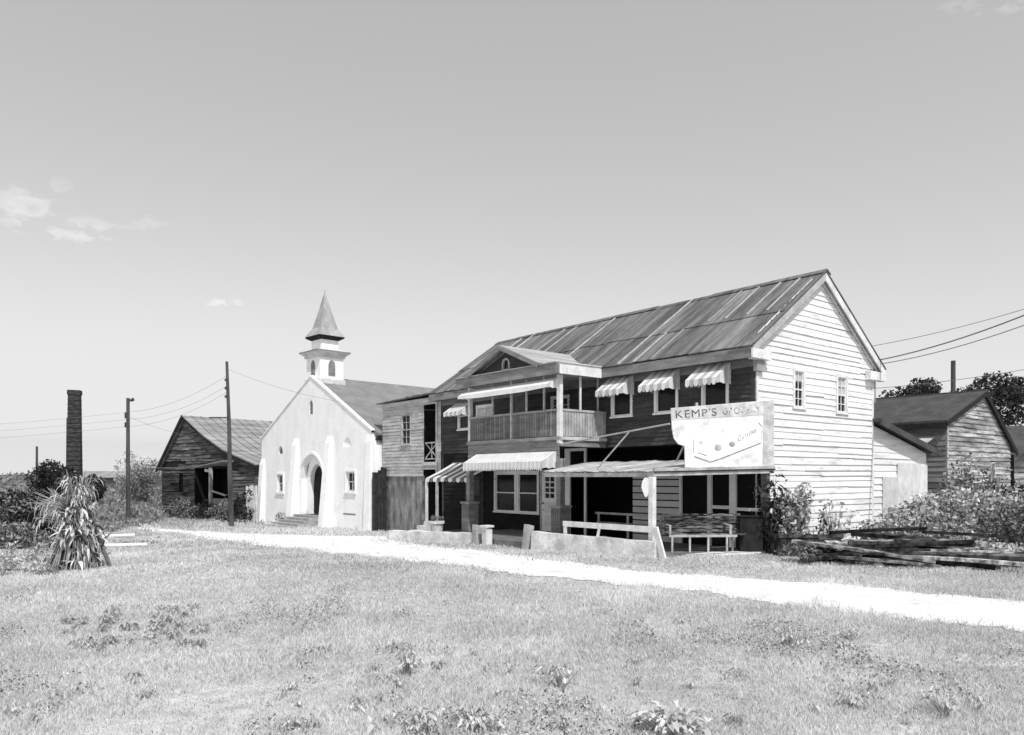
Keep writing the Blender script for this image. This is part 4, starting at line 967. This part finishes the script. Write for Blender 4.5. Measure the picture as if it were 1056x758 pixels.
for i in range(110):
    a = r.uniform(0, 6.283); rb = r.uniform(.25, .66)
    b = Vector((rb*math.cos(a), rb*.8*math.sin(a), 0)); nk = Vector((.10*math.cos(a)-.0, .10*math.sin(a), r.uniform(1.25, 1.5))); tp_ = nk+Vector((math.cos(a)*r.uniform(.0, .28), math.sin(a)*r.uniform(0, .25), r.uniform(.2, .62)))
    mb.tube(b, nk, .012, .010, 5, r.uniform(.5, 1.4)); mb.tube(nk, tp_, .010, .004, 5, r.uniform(.5, 1.4))
    for k in range(5):
        f = r.uniform(.12, 1.0); q = b.lerp(nk, f); out = Vector((math.cos(a+r.uniform(-.9, .9)), math.sin(a+r.uniform(-.9, .9)), r.uniform(-.3, 1.1)))
        ribbon(lv, q, out, r.uniform(.14, .40), r.uniform(.04, .10), r.uniform(-.6, 3.6), r.uniform(-1.4, 1.4), r.choice([.08, .12, .3, .6, 1, 1.2, 1.3]))
    for k in range(2):
        q = nk.lerp(tp_, r.uniform(0, 1)); out = Vector((math.cos(a+r.uniform(-1, 1)), math.sin(a+r.uniform(-1, 1)), r.uniform(.2, 1.8)))
        ribbon(lv, q, out, r.uniform(.16, .34), r.uniform(.018, .04), r.uniform(1, 2.6), r.uniform(-.6, .6), r.uniform(.5, 1.2))
for i in range(60):
    a = r.uniform(0, 6.283); b = Vector((.36*math.cos(a), .3*math.sin(a), 0)); mb.tube(b, (.05*math.cos(a), .05*math.sin(a), 1.35), .035, .02, 5, .12)  # dark core stalks, shade inside the bundle put into their tone
# side spray of broken stalks leaning left
for i in range(60):
    q = Vector((-.1, 0, r.uniform(.9, 1.35))); e = q+Vector((r.uniform(-.85, -.2), r.uniform(-.3, .3), r.uniform(.0, .45)))
    mb.tube(q, e, .009, .004, 5, 1.1)
    for k in range(3): ribbon(lv, q.lerp(e, r.uniform(.3, 1)), (r.uniform(-1, .2), r.uniform(-.6, .6), r.uniform(-.2, .8)), r.uniform(.2, .42), r.uniform(.02, .045), r.uniform(1.4, 3), r.uniform(-.6, .6), r.uniform(.6, 1.2))
mb.build('stalks', corn_stalk, cs); lv.build('leaves', corn_m, cs)
# planks by the shock
for i, (px, py, L_, az) in enumerate(((130, 566, 1.1, .30), (142, 561, 1.3, .02), (122, 562, .9, .55))):
    x, y = ungr(px, py); t = thing('plank', ['weathered plank lying nearest the corn shock', 'longer plank lying on the grass right of the corn shock', 'short pale plank under the others near the corn shock'][i], 'plank', (x, y, gz(x, y)+.10+.09*i), az)
    mb = MB(); mb.box(-L_/2, L_/2, -.1, .1, 0, .05, 1.0); mb.box(-L_/2+.1, L_/2-.2, .12, .2, .0, .045, .6); mb.build('board', (bright_wood, grey_white, bright_wood)[i], t)

# ------------------------------------------------------------------ right side: trough, lumber, bushes
x, y = 7.2, 18.35; t = thing('wooden_trough', 'dark slatted wooden trough below the white gable wall', 'trough', (x, y+.5, 0), R(4))
for q0, q1 in ((-.25, -.22), (.25, .28)):
    mb = MB()
    for i in range(9): mb.box(-.75+i*.17, -.60+i*.17, q0, q1, 0, .48+random.uniform(-.03, .02), random.uniform(.5, 3))
    mb.build('side_slats', black_wood, t)
mb = MB(); mb.box(-.8, .8, -.28, -.253, .44, .52, 1.6); mb.box(-.8, -.76, -.22, .25, 0, .5); mb.box(.78, .82, -.22, .25, 0, .5); mb.build('frame', lumber_m, t)
shrub('weed_clump', 'ragged weeds growing up through the left end of the lumber pile', 'weeds', 6.6, 17.2, .7, .5, .45, 500, .09, leaf_mid, 41, lumps=12, stemmed=False)
shrub('weed_clump', 'ragged pale weeds growing at the right end of the lumber pile', 'weeds', 10.7, 16.6, .8, .6, .5, 700, .09, leaf_light, 42, lumps=12, stemmed=False)
r = random.Random(21)
lb0 = ungr(930, 586)
grp = 'boards heaped in the lumber pile'
def board(p, q, w, h, tone, label, roll=0):
    p = Vector(p); q = Vector(q); mb = MB(); c = (p+q)/2
    sg = 4
    for i in range(sg):
        a = p.lerp(q, i/sg)-c; b = p.lerp(q, (i+1)/sg)-c; bend = Vector((0, 0, .0))
        f = lambda k: Vector((0, 0, -.015*(k/sg*2-1)**2))
        mb.beam(a+f(i), b+f(i+1), w, h, tone, roll=roll)
    o = mb.build('board', lumber_m); o.location = c; tag(o, label, 'board', grp); return o
def pxw(px, Y): return (px-CX)/F*Y
for i in range(70):
    Y = r.uniform(15.9, 18.1); f = (Y-15.9)/2.2
    xa = r.uniform(6.4+f*.5, 8.9+f*1.2); L_ = r.uniform(.8, 3.2); ang = (r.gauss(-.30, .12) if f < .6 else r.gauss(.0, .12)) if i % 5 else r.gauss(-.1, .9)
    if f < .5: Y += .55-.22*(xa-6.4)
    zt = (.42-.30*abs(f-.65)/.65)*r.uniform(.1, 1.15)+.04; dz = r.gauss(0, .05)
    xb = min(xa+L_*math.cos(ang), 10.8+f*.6)
    board((xa, Y, max(.03, zt+dz)), (xb, Y+L_*math.sin(ang), max(.03, zt-dz)), r.uniform(.09, .26), r.uniform(.04, .10), r.choice([.5, .7, 1, 1, 1.5, 2, 3, 5, 8]), 'old dark board lying in the lumber pile', roll=r.uniform(-.3, .3))
b = board((6.3, 17.3, .48), (8.8, 16.0, .16), .34, .06, 5, 'long broad board sloping down along the front of the lumber pile')
b = board((7.4, 17.9, .62), (9.6, 17.9, .72), .16, .07, .35, 'dark beam across the top of the lumber pile'); b['category'] = 'beam'
b = board((9.2, 17.2, .52), (11.1, 17.0, .40), .1, .07, 5.5, 'pale round-edged pole on the right of the lumber pile'); b['category'] = 'pole'
b = board((9.4, 17.6, .66), (11.6, 17.6, .52), .08, .07, .5, 'thin dark rail at the rear right of the lumber pile'); b['category'] = 'rail'
b = board((6.9, 16.3, .22), (8.7, 15.6, .10), .07, .06, 3.5, 'narrow pale rail at the front of the lumber pile'); b['category'] = 'rail'
x, y = 10.15, 16.2; t = thing('white_pail', 'upturned white pail at the right end of the lumber pile', 'pail', (x, y, 0)); t.rotation_euler = (R(70), 0, R(60))
mb = MB(); mb.tube((0, 0, 0), (0, 0, .28), .12, .15, 14, cap=False); mb.tube((0, 0, 0), (0, 0, .01), .12, .12, 14); mb.build('pail_body', white_wood, t, True)
t.location.z = .14
for i, (px, py) in enumerate(((878, 582), (905, 584))):
    x, y = ungr(px, py); t = thing('concrete_chunk', ['pale concrete chunk at the left front of the lumber pile', 'flat pale concrete fragment right of the larger chunk'][i], 'rubble', (x, y, gz(x, y)), .4+i)
    mb = MB(); mb.hexa([(-.16, -.1, 0), (.15, -.12, 0), (.18, .1, 0), (-.13, .12, 0), (-.12, -.06, .14-.06*i), (.1, -.1, .17-.08*i), (.14, .06, .12-.05*i), (-.1, .1, .15-.06*i)]); mb.build('chunk', concrete, t)
x, y = ungr(1049, 565); t = thing('fence_post', 'thin leaning fence post at the right edge behind the lumber pile', 'post', (x, y+1.5, 0)); mb = MB(); mb.beam((0, 0, -.1), (-.06, 0, 1.15), .07, .07); mb.build('shaft', black_wood, t)

# vines & plants around gable
def plant_stalky(name, label, x, y, h, n, m, seed, spread=.35, ls=.12, cat='plant', group=None, per=22):
    g = random.Random(seed); z = gz(x, y); t = thing(name, label, cat, (x, y, z-.02), group=group); mb = MB(); cs_ = []; tn = []
    for i in range(n):
        a = g.uniform(0, 6.28); b = Vector((g.uniform(-.3, .3)*spread, g.uniform(-.3, .3)*spread, 0)); e = Vector((math.cos(a)*spread*g.uniform(.3, 1), math.sin(a)*spread*g.uniform(.3, 1), h*g.uniform(.6, 1)))
        mb.tube(b, e, .01+.006*h, .004, 5)
        for k in range(per):
            f = g.uniform(.1, 1.05); q = b.lerp(e, f); cs_.append((q.x+g.gauss(0, ls*.7), q.y+g.gauss(0, ls*.7), q.z+g.gauss(0, ls*.4))); tn.append(g.uniform(.55, 1.3))
    mb.build('stems', bark, t); npmesh('leaves', leaves(np.array(cs_), rng.uniform(.6, 1.3, len(cs_))*ls, tn, .5, droop=.5), 4, tn, m, t)
p = sw(-.55, -.15); plant_stalky('climbing_vine', 'dark leafy vine climbing the storefront corner under the sign', p.x, p.y, 2.1, 14, leaf_dark, 3, .42, .17, 'vine', per=30)
p = sw(-.9, .35); shrub('leafy_shrub', 'pale leafed shrub between the vine and the white gable wall', 'shrub', p.x, p.y, .55, .5, 1.85, 1500, .13, leaf_light, 8, lumps=14, lift=.55)
p = sw(-.75, 2.6); plant_stalky('tall_weed', 'tall drooping pale weed against the white gable wall', p.x, p.y, 1.35, 11, leaf_light, 9, .42, .17, 'weed', per=24)
p = sw(-.6, 2.3); plant_stalky('tall_weed', 'dark slender weed just left of the drooping pale weed', p.x, p.y, 1.2, 4, leaf_dark, 12, .15, .12, 'weed', per=20)
bushes = [(930, 20.6, 1.0, 1.15, 2200, leaf_light, 'pale bush against the lean-to wall'), (975, 20.4, 1.35, 1.75, 3600, leaf_light, 'large pale bush left of the dark topped bush'), (1003, 22.2, .95, 2.75, 2200, leaf_mid, 'tall bush with dark top standing before the barn wall'),
          (1035, 20.3, 1.4, 1.5, 3400, leaf_light, 'pale spreading bush near the right edge'), (1070, 19.6, 1.3, 1.7, 2600, leaf_mid, 'bush cut by the right edge of the view'), (1045, 22.5, 1.0, 1.9, 1300, leaf_dark, 'dark bush behind the pale ones at right'), (905, 21.8, .6, .8, 700, leaf_mid, 'low bush at the foot of the lean-to')]
for i, (px, Y, rx, h, n, m_, lb_) in enumerate(bushes):
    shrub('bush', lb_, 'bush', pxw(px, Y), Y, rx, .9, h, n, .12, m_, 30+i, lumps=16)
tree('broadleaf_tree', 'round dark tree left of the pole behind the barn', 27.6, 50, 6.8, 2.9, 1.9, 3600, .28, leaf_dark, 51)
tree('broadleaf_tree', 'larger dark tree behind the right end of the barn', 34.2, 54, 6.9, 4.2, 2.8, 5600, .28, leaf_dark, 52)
# left background
tree('bushy_tree', 'dense dark bushy tree left of the smokestack', -32.5, 55, 1.5, 2.0, 1.75, 4600, .2, leaf_dark, 61, trunk_r=.12)
tree('bushy_tree', 'dark bushy tree at the foot of the smokestack', -28.9, 53, .9, 1.2, 1.2, 1500, .24, leaf_dark, 62, trunk_r=.1)
tree('bushy_tree', 'pale open crowned tree left of the lamp pole', -28.9, 58, 1.9, 1.6, 1.9, 1700, .2, leaf_light, 63, trunk_r=.08)
tree('bushy_tree', 'mid grey tree between the lamp pole and the cabin', -26.6, 56, 1.7, 1.8, 1.9, 2600, .18, leaf_mid, 64, trunk_r=.1)
lb = [(8, 27, 1.9, 1.7, 4000, leaf_dark, 'dark bush at the left edge of the field'), (34, 24, 1.2, 1.15, 2200, leaf_dark, 'dark bush behind and left of the corn shock'), (-20, 24, 1.8, 1.5, 1800, leaf_mid, 'bush beyond the left edge'), (58, 28, 1.3, 1.1, 1600, leaf_mid, 'grey bush just behind the corn shock'), (8, 21.5, 1.2, .75, 1500, leaf_mid, 'low bush nearest the left edge')]
for i, (px, Y, rx, h, n, m_, lb_) in enumerate(lb): shrub('bush', lb_, 'bush', pxw(px, Y), Y, rx, 1.0, h, n, .13, m_, 70+i, lumps=14)
ws = [(187, 43.5, .9), (200, 43, .7), (214, 42.3, 1.0), (226, 42, .8), (240, 41.2, 1.1), (250, 40.8, 1.5), (176, 44.5, .6)]
for i, (px, Y, h) in enumerate(ws): shrub('bush', 'scrubby weed bush growing along the front of the cabin', 'bush', pxw(px, Y), Y, .8, .5, h*1.25, 700, .14, (leaf_dark if i in (2, 5) else leaf_mid), 80+i, group='scrub in front of the cabin')

# ------------------------------------------------------------------ foreground weeds
def broadleaf(x, y, n, size, seed, label, group=None, tall=0.25, m=None, spread=1.0):
    g = random.Random(seed); z = gz(x, y); t = thing('broadleaf_weed', label, 'weed', (x, y, z), group=group); mb = MB(); st_ = MB()
    for i in range(n):
        a = g.uniform(0, 6.28); rr = g.uniform(.02, .5)*size*1.6*spread; b = Vector((math.cos(a)*rr, math.sin(a)*rr, g.uniform(.3, 1)*tall)); st_.tube((b.x*.3, b.y*.3, 0), b, .006, .004, 4)
        d = Vector((math.cos(a+g.uniform(-.8, .8)), math.sin(a+g.uniform(-.8, .8)), g.uniform(-.1, .6))).normalized(); L_ = size*g.uniform(.45, 1); w = L_*.42
        sd = d.cross(Vector((0, 0, 1))).normalized(); up2 = sd.cross(d)
        p1 = b+d*L_*.35+Vector((0, 0, .02)); p2 = b+d*L_*.72-Vector((0, 0, .01)); p3 = b+d*L_-Vector((0, 0, L_*.22)); tt = g.uniform(.7, 1.25)
        for s_ in (-1, 1):
            f = Vector((0, 0, .03*L_/.2))
            mb.face([b, p1, p1+sd*s_*w*.5+f], tt); mb.face([p1, p2, p2+sd*s_*w*.42+f, p1+sd*s_*w*.5+f], tt*(1 if s_ > 0 else .85)); mb.face([p2, p3, p2+sd*s_*w*.42+f], tt)
    mb.build('leaves', m or weed_m, t); st_.build('stems', weed_mid, t)
for i, (px, py, n, sz, tall, lb_) in enumerate(((692, 756, 80, .14, .14, 'largest broad-leaved weed at the bottom edge right of centre'), (420, 698, 34, .09, .24, 'upright dark-hearted weed in the grass left of centre'), (490, 750, 60, .10, .10, 'spreading weed at the bottom edge near the centre'), (400, 752, 14, .15, .1, 'flat star-shaped weed at the bottom edge left of centre'),
        (577, 708, 24, .10, .17, 'small weed in the middle of the grass'), (816, 668, 26, .10, .2, 'weed clump in the grass right of centre'), (880, 660, 18, .09, .15, 'smaller weed clump toward the right in the grass'), (975, 738, 30, .09, .16, 'low weed near the bottom right corner'), (440, 757, 40, .09, .10, 'ragged weed at the bottom edge between the star-shaped and spreading weeds'), (880, 730, 50, .07, .09, 'dark matted weed near the bottom edge at right'))):
    x, y = ungr(px, py); broadleaf(x, y, n, sz, 200+i, lb_, tall=tall, spread=2.4 if i != 1 else 1.2)
g = random.Random(5)
for i in range(46):
    px = g.uniform(60, 212); py = g.uniform(630, 672)+(130-px)*.03; x, y = ungr(px, py); broadleaf(x, y, g.randint(12, 26), g.uniform(.06, .10), 300+i, 'one of the small low weeds in the dark patch at left', 'low weeds in the dark patch at left', tall=.08, m=weed_mid if g.random() < .7 else weed_m)
for i in range(60):
    px = g.uniform(0, 1056); py = 630+125*g.random()**.6; x, y = ungr(px, py)
    if inpoly(np.array([x]), np.array([y]), poly_road)[0]: continue
    broadleaf(x, y, g.randint(5, 14), g.uniform(.05, .09), 400+i, 'one of the small weeds scattered through the foreground grass', 'small weeds scattered in the grass', tall=.06, m=weed_mid if g.random() < .45 else weed_m)
for i in range(26):
    px = g.uniform(0, 60); py = g.uniform(562, 600); x, y = ungr(px, py); broadleaf(x, y, 16, .16, 600+i, 'one of the leafy weeds at the left edge below the bushes', 'leafy weeds at the left edge', tall=.25, m=leaf_mid if g.random() < .5 else weed_m)

# ------------------------------------------------------------------ grass (stuff)
foot = []
for obj_uv in ((-1.2, 19.3, -3.3, 10.4),):
    pass
def blocked(x, y):
    u = (x-6.26)*-.632+(y-19.8)*.775; v = (x-6.26)*.775+(y-19.8)*.632
    b = (u > .0) & (u < 19) & (v > 0) & (v < 10); b |= (u > .35) & (u < 13) & (v > -3.35) & (v < .1); b |= (u > -.45-.0) & (u < .6) & (v > -1.6-(u+.45)*1.7) & (v < .1)
    cu = (x+6.3)*-.692+(y-34.5)*.722; cv = (x+6.3)*.722+(y-34.5)*.692
    b |= (cu > 0) & (cu < 10.8) & (cv > 0) & (cv < 13)
    su = (x+14.2)*-.786+(y-42.6)*.618; sv = (x+14.2)*.618+(y-42.6)*.786
    b |= (su > 0) & (su < 10.2) & (sv > 0) & (sv < 8.5)
    return b
def fnoise(x, y, s, seed):
    g = np.random.default_rng(seed); o = np.zeros_like(x)
    for k in range(7):
        a = g.uniform(0, 6.28); f = s*g.uniform(.5, 2.2); o += np.sin((x*np.cos(a)+y*np.sin(a))*f+g.uniform(0, 6.28))
    return o/2.6
def blades(Y0, Y1, dens, h, w, thin=1.0):
    wid = (Y1*.665+2.5)*2; n = int(dens*wid*(Y1-Y0)); x = rng.uniform(-wid/2, wid/2, n); y = rng.uniform(Y0, Y1, n)
    k = np.abs(x) < y*.69+2.2; x = x[k]; y = y[k]
    jr = np.clip(y/14, .6, 2.2)*.22; rd = inpoly(x+rng.normal(size=len(x))*jr, y+rng.normal(size=len(x))*jr, poly_road); keep = ~rd | (rng.random(len(x)) < .004)
    # sparse rough zone near right road edge
    keep &= ~blocked(x, y); N_ = fnoise(x, y, 1.3, 4)+.6*fnoise(x, y, 4.2, 8); keep &= rng.random(len(x)) < np.clip(.9+.3*N_, .7, 1)
    # plaza before church/annex sparse
    u = (x-6.26)*-.632+(y-19.8)*.775; v = (x-6.26)*.775+(y-19.8)*.632
    pz = (u > 12) & (v > -5) & (y < 46) & (x > -16); keep &= ~(pz & (rng.random(len(x)) < .75))
    x = x[keep]; y = y[keep]; N_ = N_[keep]; n = len(x); z = G(x, y)
    hh = h*rng.uniform(.45, 1.35, n)*(1+.30*N_); hh = np.clip(hh, .02, 2); ww = w*rng.uniform(.6, 1.3, n)
    a = rng.uniform(0, 6.28, n); lean = rng.uniform(.1, .9, n)*hh; la = rng.uniform(0, 6.28, n)
    B_ = np.stack([x, y, z-.005], 1); sd = np.stack([np.cos(a), np.sin(a), np.zeros(n)], 1)*ww[:, None]/2
    ln = np.stack([np.cos(la)*lean, np.sin(la)*lean, np.zeros(n)], 1); up = np.zeros((n, 3)); up[:, 2] = hh
    v0 = B_-sd*.8; v1 = B_+sd*.8; m2 = B_+ln*.3+up*.6; T = B_+ln+up
    V_ = np.stack([v0, v1, m2+sd, m2-sd, m2-sd, m2+sd, T+sd*.15, T-sd*.15], 1).reshape(-1, 3)
    N2 = fnoise(x, y, .5, 21)-3.2*np.clip((y-26)/16, 0, 1)*np.clip((-x-9)/5, 0, 1)
    tone = rng.uniform(.80, 1.16, n)*(1+.06*N_+.07*N2)*np.where(rng.random(n) < .035, .35, 1)
    return V_, tone
Vs = []; Ts = []
for a in ((4.6, 7.5, 4600, .045, .007), (7.5, 10.5, 3200, .05, .009), (10.5, 15, 1900, .055, .012), (15, 22, 950, .06, .018), (22, 34, 300, .08, .032), (34, 52, 80, .13, .05), (52, 90, 22, .3, .10)):
    v_, t_ = blades(*a); Vs.append(v_); Ts.append(t_)
v_, t_ = blades(8.6, 14, 90, .15, .008, 1.0); kk = (v_.reshape(-1, 8, 3)[:, 0, 0] > -2); v_ = v_.reshape(-1, 8, 3)[kk].reshape(-1, 3); t_ = np.maximum(t_[kk], .8)*.92; Vs.append(v_); Ts.append(t_)

gr = npmesh('grass', np.concatenate(Vs), 4, np.repeat(np.concatenate(Ts), 2), grass_m); tag(gr, 'short pale dry grass covering the open ground', 'grass', kind='stuff')
print('grass blades', sum(len(t) for t in Ts))
# low matted weeds mixed into the near grass
n = 150000; y = rng.uniform(4.9, 13, n); x = rng.uniform(-9.5, 9.5, n); Nm = fnoise(x, y, 1.7, 31)+.7*fnoise(x, y, 5.5, 33)
k = (np.abs(x) < y*.69+1.5) & (Nm > .55+.09*(y-5)) & ~inpoly(x, y, poly_road); x = x[k]; y = y[k]; Nm = Nm[k]
p = np.stack([x, y, G(x, y)+rng.uniform(.005, .05, len(x))*(1+.6*Nm)], 1); tn = rng.uniform(.55, 1.2, len(x))*np.where(rng.random(len(x)) < .22, .3, 1)
mw = npmesh('ground_weeds', leaves(p, rng.uniform(.018, .042, len(x)), tn, .6), 4, tn, mat('matted_weed', .5, .66, 2, trans=.3)); tag(mw, 'low matted small leaved weeds mixed through the near grass', 'weeds', kind='stuff')
# taller weeds in the left middle distance
n = 90000; y = 26+rng.random(n)**1.3*90; x = -rng.uniform(.36, .72, n)*y-3; px = CX+F*x/y; k = (px < 168) & (px > -60) & ~blocked(x, y); py_lim = y > 24+np.clip((px-40)/8, 0, 18); k &= py_lim; k &= ~inpoly(x, y, poly_road)
x = x[k]; y = y[k]; N_ = fnoise(x, y, .6, 9); p = np.stack([x, y, G(x, y)+rng.uniform(0, 1, len(x))*(.35+.2*N_)*(1+(y-26)/60)], 1); tn = rng.uniform(.6, 1.25, len(x))*(1+.15*N_)
tw = npmesh('tall_weeds', leaves(p, rng.uniform(.12, .32, len(x))*(1+(y-26)/40), tn, .3, up=1.2), 4, tn, mat('field_weed', .20, .38, .3, trans=.3)); tag(tw, 'tall rough weeds filling the field left of the cabin', 'weeds', kind='stuff')

# ------------------------------------------------------------------ light
el = R(54); hx_, hy_ = .34, -.94; hl = math.hypot(hx_, hy_); hx_ /= hl; hy_ /= hl
sd = Vector((hx_*math.cos(el), hy_*math.cos(el), math.sin(el)))
sun = bpy.data.lights.new('sun', 'SUN'); sun.energy = 3.7; sun.angle = R(.5); sun.color = (1, 1, 1)
so = bpy.data.objects.new('sun', sun); C.objects.link(so); so.rotation_euler = sd.to_track_quat('Z', 'Y').to_euler(); so.location = (10, -20, 40)
w = bpy.data.worlds.new('World'); S.world = w; w.use_nodes = True; nt = w.node_tree; N = nt.nodes; L = nt.links
bg = N['Background']; sky = N.new('ShaderNodeTexSky'); sky.sky_type = 'NISHITA'; sky.sun_disc = False; sky.sun_elevation = el; sky.sun_rotation = math.atan2(hx_, hy_)
sky.air_density = 1.0; sky.dust_density = 2.2; sky.ozone_density = 1
bwn = N.new('ShaderNodeRGBToBW'); L.new(sky.outputs[0], bwn.inputs[0])
def math_(op, a, b=None, clamp=False):
    n = N.new('ShaderNodeMath'); n.operation = op; n.use_clamp = clamp
    for i, q in enumerate((a, b)):
        if q is None: continue
        if isinstance(q, (int, float)): n.inputs[i].default_value = q
        else: L.new(q, n.inputs[i])
    return n.outputs[0]
tc = N.new('ShaderNodeTexCoord'); sx = N.new('ShaderNodeSeparateXYZ'); L.new(tc.outputs['Generated'], sx.inputs[0])
yy = math_('MAXIMUM', sx.outputs[1], .05); gx = math_('DIVIDE', sx.outputs[0], yy); gzz = math_('DIVIDE', sx.outputs[2], yy)
no = N.new('ShaderNodeTexNoise'); no.inputs['Scale'].default_value = 20; no.inputs['Detail'].default_value = 9; no.inputs['Roughness'].default_value = .6
mp = N.new('ShaderNodeMapping'); mp.inputs['Scale'].default_value = (1, 1, 2.2); L.new(tc.outputs['Generated'], mp.inputs[0]); L.new(mp.outputs[0], no.inputs['Vector'])
cl = None
for (px, py, rx, rz2, k) in ((28, 212, 34, 20, 1.0), (78, 240, 48, 13, .9), (160, 232, 24, 12, .45), (236, 312, 22, 8, .9), (1035, 4, 60, 12, .6), (62, 192, 12, 9, .4)):
    cx_ = (px-CX)/F; cz_ = (HY-py)/F
    dx = math_('MULTIPLY', math_('SUBTRACT', gx, cx_), F/rx); dz = math_('MULTIPLY', math_('SUBTRACT', gzz, cz_), F/rz2)
    d2 = math_('ADD', math_('MULTIPLY', dx, dx), math_('MULTIPLY', dz, dz)); d2 = math_('ADD', d2, math_('MULTIPLY', math_('SUBTRACT', no.outputs[0], .46), 10.0)); q = math_('MULTIPLY', math_('SUBTRACT', 1.0, d2, True), k)
    cl = q if cl is None else math_('MAXIMUM', cl, q)
nm = N.new('ShaderNodeMapRange'); L.new(no.outputs[0], nm.inputs[0]); nm.inputs[1].default_value = .25; nm.inputs[2].default_value = .6
cf = math_('MULTIPLY', cl, nm.outputs[0], True)
front_ = math_('GREATER_THAN', sx.outputs[1], .06); cf = math_('MULTIPLY', cf, front_)
SKYK = 1.0
K13 = 1/.13
val = math_('ADD', math_('MULTIPLY', bwn.outputs[0], 1.2), .23*K13)
val = math_('MAXIMUM', val, math_('SUBTRACT', .80*K13, math_('MULTIPLY', math_('ABSOLUTE', sx.outputs[2]), 1.2*K13)))
sm = N.new('ShaderNodeMath'); sm.operation = 'SMOOTH_MIN'; L.new(val, sm.inputs[0]); sm.inputs[1].default_value = .83*K13; sm.inputs[2].default_value = 1.2; val = sm.outputs[0]
val = math_('ADD', val, math_('MULTIPLY', cf, 2.0))
cb = N.new('ShaderNodeCombineColor')
for i in range(3): L.new(val, cb.inputs[i])
L.new(cb.outputs[0], bg.inputs[0]); bg.inputs[1].default_value = .13
